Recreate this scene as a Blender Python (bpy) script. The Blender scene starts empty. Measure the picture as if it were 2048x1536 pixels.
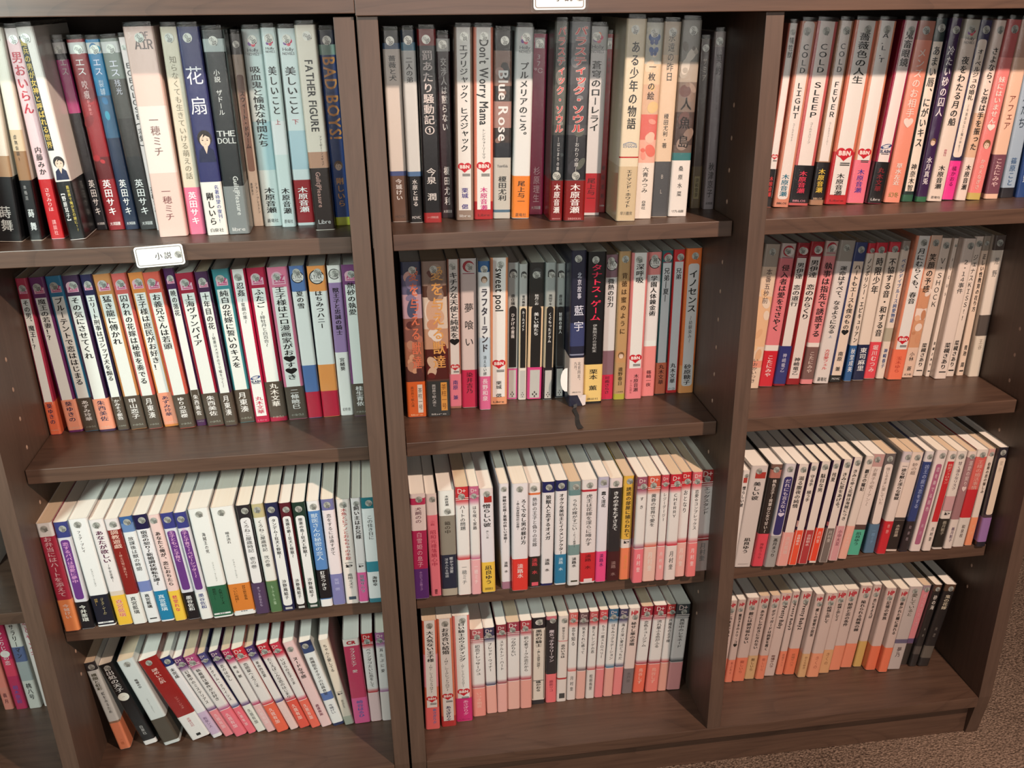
import bpy, math, random
from mathutils import Matrix, Vector
random.seed(7)
C = bpy.context.scene.collection
SC = bpy.context.scene
R = math.radians

# ---------------------------------------------------------------- camera
CR = ((0.9879689750, -0.1544652348, -0.0076023460),
      (-0.0701299768, -0.4036587634, -0.9122178408),
      (0.1378371894, 0.9017760775, -0.4096349781))     # camera right, down, forward
cd = bpy.data.cameras.new('camera')
cam = bpy.data.objects.new('camera', cd); C.objects.link(cam)
rot = Matrix((CR[0], tuple(-v for v in CR[1]), tuple(-v for v in CR[2]))).transposed()
cam.matrix_world = Matrix.Translation((0.00633, -1.04588, 0.95194)) @ rot.to_4x4()
cd.sensor_fit = 'HORIZONTAL'; cd.sensor_width = 36.0
cd.lens = 1971.262 / 2048 * 36
cd.shift_x = -37.231 / 2048; cd.shift_y = 97.733 / 2048
cd.clip_start = 0.01
SC.camera = cam

# ---------------------------------------------------------------- world, lights, exposure
w = bpy.data.worlds.new('world'); SC.world = w; w.use_nodes = True
w.node_tree.nodes['Background'].inputs[0].default_value = (0.98, 0.90, 0.84, 1)
w.node_tree.nodes['Background'].inputs[1].default_value = 0.065
def lamp(name, kind, loc, target, energy, col, size):
    ld = bpy.data.lights.new(name, kind); ld.energy = energy; ld.color = col
    if kind == 'AREA': ld.shape = 'DISK'; ld.size = size
    else: ld.shadow_soft_size = size
    o = bpy.data.objects.new(name, ld); C.objects.link(o); o.location = loc
    o.rotation_euler = (Vector(target) - Vector(loc)).to_track_quat('-Z', 'Y').to_euler()
    return o
warm = lamp('spot_lamp', 'SPOT', (0.86, -1.17, 1.66), (0.30, 0.05, 0.42), 150, (1.0, 0.745, 0.60), 0.022)
warm.data.spot_size = R(100); warm.data.spot_blend = 0.6
cool = lamp('cool_spot_lamp', 'SPOT', (-0.86, -1.10, 1.08), (-0.42, 0.05, 0.55), 86, (0.84, 1.0, 0.95), 0.10)
cool.data.spot_size = R(64); cool.data.spot_blend = 1.0
lamp('room_fill', 'AREA', (0.25, -2.9, 0.95), (0.25, 0.0, 0.55), 26, (1.0, 0.93, 0.87), 1.1)  # added broad fill from the front, standing in for general room light
SC.view_settings.view_transform = 'Standard'; SC.view_settings.look = 'None'
SC.view_settings.gamma = 1.0; SC.view_settings.use_curve_mapping = False
SC.view_settings.exposure = 0.0
SC.cycles.transparent_max_bounces = 16

# ---------------------------------------------------------------- helpers
def lin(v): return v / 12.92 if v <= 0.04045 else ((v + 0.055) / 1.055) ** 2.4
def hexrgb(h):
    if len(h) == 3: h = ''.join(c * 2 for c in h)
    return tuple(int(h[i:i + 2], 16) / 255 for i in (0, 2, 4))
MATS = {}
def new_mat(name):
    m = bpy.data.materials.new(name); m.use_nodes = True
    return m, m.node_tree, m.node_tree.nodes['Principled BSDF']
def print_mat(h):
    """printed paper: flat ink with a very fine paper grain"""
    if h in MATS: return MATS[h]
    m, nt, b = new_mat('print_' + h)
    c = tuple(lin(v) * INK for v in hexrgb(h))
    n = nt.nodes.new('ShaderNodeTexNoise'); n.inputs['Scale'].default_value = 900
    tc = nt.nodes.new('ShaderNodeTexCoord'); nt.links.new(tc.outputs['Object'], n.inputs['Vector'])
    mx = nt.nodes.new('ShaderNodeMix'); mx.data_type = 'RGBA'
    mx.inputs[6].default_value = (*[v * 0.93 for v in c], 1); mx.inputs[7].default_value = (*[min(1, v * 1.05) for v in c], 1)
    nt.links.new(n.outputs['Fac'], mx.inputs[0]); nt.links.new(mx.outputs[2], b.inputs['Base Color'])
    b.inputs['Roughness'].default_value = 0.42; b.inputs['Specular IOR Level'].default_value = 0.3
    MATS[h] = m; return m
INK = 0.82
def wood(name, axis, c0, c1, rough=0.42, rings=0.55):
    m, nt, b = new_mat(name)
    tc = nt.nodes.new('ShaderNodeTexCoord'); mp = nt.nodes.new('ShaderNodeMapping')
    s = [60, 60, 60]; s[axis] = 3.0
    mp.inputs['Scale'].default_value = s
    nt.links.new(tc.outputs['Object'], mp.inputs['Vector'])
    n1 = nt.nodes.new('ShaderNodeTexNoise'); n1.inputs['Scale'].default_value = 2.4; n1.inputs['Detail'].default_value = 8; n1.inputs['Roughness'].default_value = 0.65
    nt.links.new(mp.outputs[0], n1.inputs['Vector'])
    mp2 = nt.nodes.new('ShaderNodeMapping'); s2 = [9, 9, 9]; s2[axis] = 1.6; mp2.inputs['Scale'].default_value = s2
    nt.links.new(tc.outputs['Object'], mp2.inputs['Vector'])
    n2 = nt.nodes.new('ShaderNodeTexNoise'); n2.inputs['Scale'].default_value = 1.0; n2.inputs['Detail'].default_value = 1.5; n2.inputs['Distortion'].default_value = 0.5
    nt.links.new(mp2.outputs[0], n2.inputs['Vector'])
    mu = nt.nodes.new('ShaderNodeMath'); mu.operation = 'MULTIPLY'; mu.inputs[1].default_value = 16
    fr = nt.nodes.new('ShaderNodeMath'); fr.operation = 'FRACT'
    nt.links.new(n2.outputs['Fac'], mu.inputs[0]); nt.links.new(mu.outputs[0], fr.inputs[0])
    r2 = nt.nodes.new('ShaderNodeValToRGB'); e = r2.color_ramp.elements
    e[0].position = 0.0; e[0].color = (0.25, 0.25, 0.25, 1); e[1].position = 0.32; e[1].color = (0.62, 0.62, 0.62, 1)
    e2 = r2.color_ramp.elements.new(1.0); e2.color = (0.5, 0.5, 0.5, 1)
    nt.links.new(fr.outputs[0], r2.inputs[0])
    ad = nt.nodes.new('ShaderNodeMath'); ad.operation = 'ADD'; nt.links.new(n1.outputs['Fac'], ad.inputs[0])
    rg = nt.nodes.new('ShaderNodeMapRange'); rg.inputs[3].default_value = 0.5 * (1 - rings); rg.inputs[4].default_value = 0.5 + 0.5 * rings
    nt.links.new(r2.outputs[0], rg.inputs[0]); nt.links.new(rg.outputs[0], ad.inputs[1])
    mr = nt.nodes.new('ShaderNodeMapRange'); mr.inputs[1].default_value = 0.62; mr.inputs[2].default_value = 1.42
    nt.links.new(ad.outputs[0], mr.inputs[0])
    mx = nt.nodes.new('ShaderNodeMix'); mx.data_type = 'RGBA'
    mx.inputs[6].default_value = (*[lin(v) for v in hexrgb(c0)], 1); mx.inputs[7].default_value = (*[lin(v) for v in hexrgb(c1)], 1)
    nt.links.new(mr.outputs[0], mx.inputs[0]); nt.links.new(mx.outputs[2], b.inputs['Base Color'])
    b.inputs['Roughness'].default_value = rough
    bp = nt.nodes.new('ShaderNodeBump'); bp.inputs['Strength'].default_value = 0.12; bp.inputs['Distance'].default_value = 0.0006
    nt.links.new(n1.outputs['Fac'], bp.inputs['Height']); nt.links.new(bp.outputs[0], b.inputs['Normal'])
    return m
WX = wood('walnut_laminate_across', 0, '3b2b23', '624a3c', 0.40)
WZ = wood('walnut_laminate_upright', 2, '42332a', '604b3f', 0.46, 0.25)
def plain(name, h, rough=0.5, metal=0.0, spec=0.5):
    m, nt, b = new_mat(name); b.inputs['Base Color'].default_value = (*[lin(v) for v in hexrgb(h)], 1)
    b.inputs['Roughness'].default_value = rough; b.inputs['Metallic'].default_value = metal; b.inputs['Specular IOR Level'].default_value = spec
    n = nt.nodes.new('ShaderNodeTexNoise'); n.inputs['Scale'].default_value = 300
    bp = nt.nodes.new('ShaderNodeBump'); bp.inputs['Strength'].default_value = 0.05; bp.inputs['Distance'].default_value = 0.0003
    nt.links.new(n.outputs['Fac'], bp.inputs['Height']); nt.links.new(bp.outputs[0], b.inputs['Normal'])
    return m
BACK = plain('dark_backing', '33271f', 0.7)
def pages_mat(name, c0, c1):
    m, nt, b = new_mat(name)
    tc = nt.nodes.new('ShaderNodeTexCoord'); mp = nt.nodes.new('ShaderNodeMapping'); mp.inputs['Scale'].default_value = (2600, 5, 2600)
    nt.links.new(tc.outputs['Object'], mp.inputs['Vector'])
    n = nt.nodes.new('ShaderNodeTexNoise'); n.inputs['Scale'].default_value = 1; n.inputs['Detail'].default_value = 3
    nt.links.new(mp.outputs[0], n.inputs['Vector'])
    mx = nt.nodes.new('ShaderNodeMix'); mx.data_type = 'RGBA'
    mx.inputs[6].default_value = (*[lin(v) for v in hexrgb(c0)], 1); mx.inputs[7].default_value = (*[lin(v) for v in hexrgb(c1)], 1)
    nt.links.new(n.outputs['Fac'], mx.inputs[0]); nt.links.new(mx.outputs[2], b.inputs['Base Color'])
    b.inputs['Roughness'].default_value = 0.8; b.inputs['Specular IOR Level'].default_value = 0.2
    return m
PAGES = [pages_mat('page_edges_cream', 'efe2cc', 'fffaee'), pages_mat('page_edges_white', 'f2eadc', 'fffcf4'), pages_mat('page_edges_tan', 'd8bd9c', 'eed8bc')]
def film_mat():
    m = bpy.data.materials.new('clear_plastic_film'); m.use_nodes = True; nt = m.node_tree; nt.nodes.clear()
    out = nt.nodes.new('ShaderNodeOutputMaterial'); mix = nt.nodes.new('ShaderNodeMixShader')
    tr = nt.nodes.new('ShaderNodeBsdfTransparent'); tr.inputs[0].default_value = (0.97, 0.97, 0.96, 1)
    gl = nt.nodes.new('ShaderNodeBsdfGlossy'); gl.inputs['Color'].default_value = (0.85, 0.87, 0.86, 1); gl.inputs['Roughness'].default_value = 0.14
    lw = nt.nodes.new('ShaderNodeLayerWeight'); lw.inputs[0].default_value = 0.25
    mr = nt.nodes.new('ShaderNodeMapRange'); mr.inputs[3].default_value = 0.03; mr.inputs[4].default_value = 0.40
    nt.links.new(lw.outputs['Facing'], mr.inputs[0]); nt.links.new(mr.outputs[0], mix.inputs[0])
    nt.links.new(tr.outputs[0], mix.inputs[1]); nt.links.new(gl.outputs[0], mix.inputs[2]); nt.links.new(mix.outputs[0], out.inputs[0])
    n = nt.nodes.new('ShaderNodeTexNoise'); n.inputs['Scale'].default_value = 60
    bp = nt.nodes.new('ShaderNodeBump'); bp.inputs['Strength'].default_value = 0.25; bp.inputs['Distance'].default_value = 0.001
    nt.links.new(n.outputs['Fac'], bp.inputs['Height']); nt.links.new(bp.outputs[0], gl.inputs['Normal'])
    return m
FILM = film_mat()
STICK = plain('silver_sticker_foil', 'b4b6b0', 0.35, 0.25)
def carpet_mat():
    m, nt, b = new_mat('carpet_loop_pile')
    tc = nt.nodes.new('ShaderNodeTexCoord')
    n = nt.nodes.new('ShaderNodeTexNoise'); n.inputs['Scale'].default_value = 260; n.inputs['Detail'].default_value = 3
    n2 = nt.nodes.new('ShaderNodeTexNoise'); n2.inputs['Scale'].default_value = 7; n2.inputs['Detail'].default_value = 3
    v = nt.nodes.new('ShaderNodeTexVoronoi'); v.inputs['Scale'].default_value = 330
    for q in (n, n2, v): nt.links.new(tc.outputs['Object'], q.inputs['Vector'])
    r = nt.nodes.new('ShaderNodeValToRGB'); e = r.color_ramp.elements
    e[0].position = 0.36; e[0].color = (*[lin(q) for q in hexrgb('46382f')], 1); e[1].position = 0.66; e[1].color = (*[lin(q) for q in hexrgb('957e6e')], 1)
    ad = nt.nodes.new('ShaderNodeMix'); ad.data_type = 'FLOAT'; ad.inputs[0].default_value = 0.25
    nt.links.new(n.outputs['Fac'], ad.inputs[2]); nt.links.new(n2.outputs['Fac'], ad.inputs[3])
    nt.links.new(ad.outputs[0], r.inputs[0]); nt.links.new(r.outputs[0], b.inputs['Base Color'])
    b.inputs['Roughness'].default_value = 0.95; b.inputs['Specular IOR Level'].default_value = 0.1
    bp = nt.nodes.new('ShaderNodeBump'); bp.inputs['Strength'].default_value = 0.8; bp.inputs['Distance'].default_value = 0.003
    nt.links.new(v.outputs['Distance'], bp.inputs['Height']); nt.links.new(bp.outputs[0], b.inputs['Normal'])
    return m

def mesh_obj(name, vs, fs, mats, parent=None, mi=None, smooth=False):
    me = bpy.data.meshes.new(name); me.from_pydata(vs, [], fs)
    for m in mats: me.materials.append(m)
    if mi: me.polygons.foreach_set('material_index', mi)
    if smooth: me.polygons.foreach_set('use_smooth', [True] * len(me.polygons))
    o = bpy.data.objects.new(name, me); C.objects.link(o)
    if parent: o.parent = parent
    return o
def empty(name, loc, label, cat, group=None):
    o = bpy.data.objects.new(name, None); C.objects.link(o); o.location = loc; o.empty_display_size = 0.02
    o['label'] = label; o['category'] = cat
    if group: o['group'] = group
    return o
def board(name, x0, x1, y0, y1, z0, z1, m, parent, bev=0.0008):
    """a bevelled board"""
    import bmesh
    bm = bmesh.new(); bmesh.ops.create_cube(bm, size=1)
    for v in bm.verts: v.co = Vector(((x0 + x1) / 2 + v.co.x * (x1 - x0), (y0 + y1) / 2 + v.co.y * (y1 - y0), (z0 + z1) / 2 + v.co.z * (z1 - z0)))
    bmesh.ops.bevel(bm, geom=bm.edges[:], offset=bev, segments=2, affect='EDGES', profile=0.6)
    me = bpy.data.meshes.new(name); bm.to_mesh(me); bm.free(); me.materials.append(m)
    o = bpy.data.objects.new(name, me); C.objects.link(o); o.parent = parent
    return o
def side_board(name, x0, x1, y1, z0, z1, parent, slant=0.0133, ztoe=0.0):
    """upright panel whose front edge slants back towards the floor below the bottom shelf"""
    import bmesh
    prof = [(0, z1), (0, ztoe), (slant, z0), (y1, z0), (y1, z1)]
    bm = bmesh.new(); a = [bm.verts.new((x0, y, z)) for y, z in prof]; b = [bm.verts.new((x1, y, z)) for y, z in prof]
    bm.faces.new(a[::-1]); bm.faces.new(b)
    for i in range(5): bm.faces.new((a[i], a[(i + 1) % 5], b[(i + 1) % 5], b[i]))
    bmesh.ops.recalc_face_normals(bm, faces=bm.faces[:])
    bmesh.ops.bevel(bm, geom=bm.edges[:], offset=0.0007, segments=2, affect='EDGES', profile=0.6)
    me = bpy.data.meshes.new(name); bm.to_mesh(me); bm.free(); me.materials.append(WZ)
    o = bpy.data.objects.new(name, me); C.objects.link(o); o.parent = parent
    return o

# ---------------------------------------------------------------- the room
ZF = -0.0765
fl = mesh_obj('floor', [(-4, -3.5, ZF), (4, -3.5, ZF), (4, 3, ZF), (-4, 3, ZF)], [(0, 1, 2, 3)], [carpet_mat()]); fl['kind'] = 'structure'
wb = mesh_obj('wall_back', [(-4, 3, ZF), (4, 3, ZF), (4, 3, 2.6), (-4, 3, 2.6)], [(0, 1, 2, 3)], [plain('wall_paint', 'cfc4b8', 0.8)]); wb['kind'] = 'structure'
bb_ = board('baseboard_back', -4, 4, 2.985, 2.999, ZF, ZF + 0.07, WX, None); bb_['kind'] = 'structure'

# ---------------------------------------------------------------- bookcases
T = 0.0198; BW = 0.3944; DEPTH = 0.346; ZT = 0.9300
S1, S2, S3, TH = 0.7063, 0.4516, 0.2296, 0.0183
PIN = None
def bookcase(name, x0, shelves, label, ztop):
    """x0: left outer face; two bays of width BW"""
    root = empty(name, (x0, 0, ZF), label, 'bookcase', 'low walnut bookcases standing side by side')
    inv = Vector((x0, 0, ZF))
    def fix(o): o.location = -inv; return o
    xs = (x0, x0 + T + BW, x0 + 2 * T + 2 * BW)
    fix(side_board('side_panel', xs[0], xs[0] + T, DEPTH, ZF, ZT, root))
    fix(side_board('side_panel', xs[2], xs[2] + T, DEPTH, ZF, ZT, root))
    dv = fix(board('divider_panel', xs[1], xs[1] + T, 0.0006, DEPTH, 0.0, ZT, WZ, root))
    fix(board('bottom_board', x0 + T + 0.0003, xs[2] - 0.0003, 0.0, DEPTH, -0.0177, 0.0, WX, root))
    fix(board('kick_board', x0 + T + 0.0003, xs[2] - 0.0003, 0.0170, 0.035, ZF, -0.0177, WX, root))
    fix(board('back_panel', x0 + T, xs[2], DEPTH - 0.006, DEPTH, 0.0, ZT, BACK, root))
    fix(board('top_rail', x0 - 0.0014, xs[2] + T + 0.0014, -0.0062, DEPTH + 0.006, ztop, ztop + 0.07, WX, root))
    for b, zs in enumerate(shelves):
        xa = xs[b] + T + 0.0014; xb = xs[b + 1] - 0.0014
        for z, ry, th in zs:
            fix(board('shelf', xa, xb, ry, DEPTH - 0.008, z - th, z, WX, root))
    # drilled shelf-pin holes with metal rims on the inner faces that the photo shows
    global PIN
    if PIN is None:
        vs = [(0.0008 * q, 0.0021 * (1 - .35 * q) * math.cos(k * math.pi / 4), 0.0030 * (1 - .35 * q) * math.sin(k * math.pi / 4)) for q in (0, 1) for k in range(8)]
        PIN = bpy.data.meshes.new('pin_hole'); PIN.from_pydata(vs, [], [(k, (k + 1) % 8, 8 + (k + 1) % 8, 8 + k) for k in range(8)] + [tuple(range(8, 16)), tuple(range(7, -1, -1))])
        PIN.materials.append(plain('pin_hole_rim', 'a08472', 0.4))
    for xf, sgn in ((xs[0] + T, 1), (xs[1], -1), (xs[1] + T, 1), (xs[2], -1)):
        for k in range(-9, 11):
            o = bpy.data.objects.new('pin_hole', PIN); C.objects.link(o); o.parent = root; o.scale = (sgn, 1, 1)
            o.location = Vector((xf, 0.076, 0.4696 + k * 0.0362)) - inv
    return root
std = [(S1, 0.0486, TH), (S2, 0.0508, TH), (S3, 0.0520, TH)]
bookcase('bookcase', 0.0, (std, std), 'dark walnut bookcase of two bays, right of the narrow black gap', 0.9306)
bookcase('bookcase', -0.0031 - 3 * T - 2 * BW, ([(0.70, 0.05, TH), (0.48, 0.05, TH), (0.2624, 0.05, 0.0165)], std), 'dark walnut bookcase left of the narrow black gap, cut off by the frame', 0.9329)

# ---------------------------------------------------------------- lettering (glyphs of Blender's own font)
GL = {}
def glyph(ch, bold):
    """(verts, faces) of one character centred in a 1 x 1 box"""
    k = (ch, bold)
    if k in GL: return GL[k]
    cu = bpy.data.curves.new('g', 'FONT'); cu.body = ch; cu.size = 1.0; cu.resolution_u = 2
    cu.align_x = 'CENTER'
    ob = bpy.data.objects.new('g', cu); me = bpy.data.meshes.new_from_object(ob)
    vs = [(v.co.x, v.co.y, 0) for v in me.vertices]; fs = [tuple(p.vertices) for p in me.polygons]
    bpy.data.objects.remove(ob); bpy.data.curves.remove(cu); bpy.data.meshes.remove(me)
    if bold and vs:        # heavier strokes: copies shifted by a hair
        n = len(vs); e = BOLD[bold] * (0.7 if 0x4E00 <= ord(ch) < 0xA000 else 1.0)
        sh = ((-e, 0), (e, 0), (0, e * .7)) if bold == 1 else ((-e, -e), (e, -e), (-e, e), (e, e), (0, 0))
        vs, fs = [(a + p, b + q, k) for k, (p, q) in enumerate(sh) for a, b, _ in vs], [tuple(i + n * k for i in f) for k in range(len(sh)) for f in fs]
    if vs:
        x0 = min(v[0] for v in vs); x1 = max(v[0] for v in vs); y0 = min(v[1] for v in vs); y1 = max(v[1] for v in vs)
    else: x0 = x1 = y0 = y1 = 0
    GL[k] = (vs, fs, (x0, x1, y0, y1)); return GL[k]
BOLD = (0.0, 0.024, 0.045)
TURN = set('ー～―〜()（）｜|…「」『』【】－')
LAY = 0.000012
CY = 0.38; EM = 1.02     # optical centre and size of a full-width character, in em
def text_mesh(name, txt, mat, W, H, f0, f1, wf, xo, flags, parent, y=-0.00045, halo=None):
    """lettering laid on the spine from fraction f0 to f1 of its height (0 = top)"""
    vs = []; fs = []
    top = H * (1 - f0); bot = H * (1 - f1); L = top - bot; cx = W * xo; cw = W * wf
    bold = 0 if 'n' in flags else 1
    if 'b2' in flags: bold = 2
    if 'r' in flags:        # latin line turned clockwise, reading downwards
        parts = []; x = 0
        for ch in txt:
            if ch in ' 　': x += 0.3; continue
            g = glyph(ch, bold); gx0, gx1, gy0, gy1 = g[2]
            parts.append((g, x - gx0)); x += (gx1 - gx0) + 0.09
        tot = max(x - 0.09, 0.1); sx = L / tot; sy = min(cw / 0.78, sx * 1.6)
        for g, px in parts:
            n0 = len(vs)
            for (a, b, l) in g[0]: vs.append((cx + (b - 0.33) * sy, y - l * LAY, top - (a + px) * sx))
            fs += [tuple(q + n0 for q in f) for f in g[1]]
    elif 'h' in flags:      # upright horizontal line(s)
        lines = txt.split('　') if 'h2' in flags else [txt]
        for i, tl in enumerate(lines):
            parts = []; x = 0
            for ch in tl:
                g = glyph(ch, bold); gx0, gx1, gy0, gy1 = g[2]
                parts.append((g, x - gx0)); x += (gx1 - gx0) + 0.06
            tot = max(x - 0.06, 0.1); sx = cw / tot; lh = L / len(lines); sy = min(lh / 0.95, sx * 1.4)
            zc = top - (i + 0.5) * lh
            for g, px in parts:
                n0 = len(vs)
                for (a, b, l) in g[0]: vs.append((cx - cw / 2 + (a + px) * sx, y - l * LAY, zc + (b - 0.36) * sy))
                fs += [tuple(q + n0 for q in f) for f in g[1]]
    else:                   # vertical Japanese setting
        n = len(txt); pitch = L / n
        sy = pitch * 0.98; sx = cw
        if 's' in flags: sy = min(sy, sx * 1.08)
        sy = min(sy, sx * 1.5); sx = min(sx, sy * 1.6)
        for i, ch in enumerate(txt):
            if ch in ' 　': continue
            g = glyph(ch, bold); zc = top - (i + 0.5) * pitch; n0 = len(vs)
            gx = 0 if ord(ch) > 0x2E80 else 0
            sm = ch in 'ぁぃぅぇぉっゃゅょァィゥェォッャュョ'
            punct = ch in '、。'
            for (a, b, l) in g[0]:
                p, q = a / EM, (b - CY) / EM
                if ch in TURN: p, q = q, -p
                if sm: p += 0.10; q += 0.10
                if punct: p += 0.55; q += 0.55
                vs.append((cx + p * sx, y - l * LAY, zc + q * sy))
            fs += [tuple(q + n0 for q in f) for f in g[1]]
    if not vs: return None
    return mesh_obj(name, vs, fs, [mat], parent)

# ---------------------------------------------------------------- spine furniture
def plate(name, x0, x1, z0, z1, y, m, parent, r=0.0):
    if r <= 0: vs = [(x0, y, z0), (x1, y, z0), (x1, y, z1), (x0, y, z1)]
    else:
        vs = []
        for cx, cz, a0 in ((x1 - r, z0 + r, -90), (x1 - r, z1 - r, 0), (x0 + r, z1 - r, 90), (x0 + r, z0 + r, 180)):
            for k in range(4): a = R(a0 + k * 30); vs.append((cx + r * math.cos(a), y, cz + r * math.sin(a)))
    return mesh_obj(name, vs, [tuple(range(len(vs)))], [m], parent)
class Art:
    """collects flat printed shapes in several colours into one mesh"""
    def __init__(s): s.v = []; s.f = []; s.mi = []; s.m = []; s.y = -0.00034
    def mat(s, h):
        m = print_mat(h)
        if m not in s.m: s.m.append(m)
        return s.m.index(m)
    def poly(s, pts, h):
        n = len(s.v); s.y -= 0.000012
        s.v += [(a, s.y, b) for a, b in pts]; s.f.append(tuple(range(n, n + len(pts)))); s.mi.append(s.mat(h))
    def ell(s, cx, cz, rx, rz, h, n=14, a0=0, a1=360, tilt=0):
        t = R(tilt); p = []
        for k in range(n if a1 - a0 >= 360 else n + 1):
            a = R(a0 + (a1 - a0) * k / n); u = rx * math.cos(a); v = rz * math.sin(a)
            p.append((cx + u * math.cos(t) - v * math.sin(t), cz + u * math.sin(t) + v * math.cos(t)))
        s.poly(p, h)
    def ring(s, cx, cz, rx, rz, th, h, a0=0, a1=360, n=16):
        s.y -= 0.000012; i = s.mat(h)
        for k in range(n):
            q = [R(a0 + (a1 - a0) * j / n) for j in (k, k + 1)]; m = len(s.v)
            for a, o in ((q[0], 0), (q[1], 0), (q[1], 1), (q[0], 1)):
                s.v.append((cx + (rx - o * th) * math.cos(a), s.y, cz + (rz - o * th) * math.sin(a)))
            s.f.append((m, m + 1, m + 2, m + 3)); s.mi.append(i)
    def rect(s, x0, x1, z0, z1, h): s.poly([(x0, z0), (x1, z0), (x1, z1), (x0, z1)], h)
    def word(s, t, cx, cz, w, hh, h, bold=1):
        s.y -= 0.00002; parts = []; x = 0
        for ch in t:
            g = glyph(ch, bold); parts.append((g, x - g[2][0])); x += g[2][1] - g[2][0] + 0.06
        sx = w / max(x - 0.06, 0.1); sy = hh / 0.74; i = s.mat(h)
        for g, px in parts:
            n = len(s.v); s.v += [(cx - w / 2 + (a + px) * sx, s.y - 0.00003 - l * LAY, cz + (b - 0.36) * sy) for a, b, l in g[0]]
            s.f += [tuple(q + n for q in f) for f in g[1]]; s.mi += [i] * len(g[1])
    def build(s, name, parent): return mesh_obj(name, s.v, s.f, s.m, parent, s.mi) if s.v else None

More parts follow.
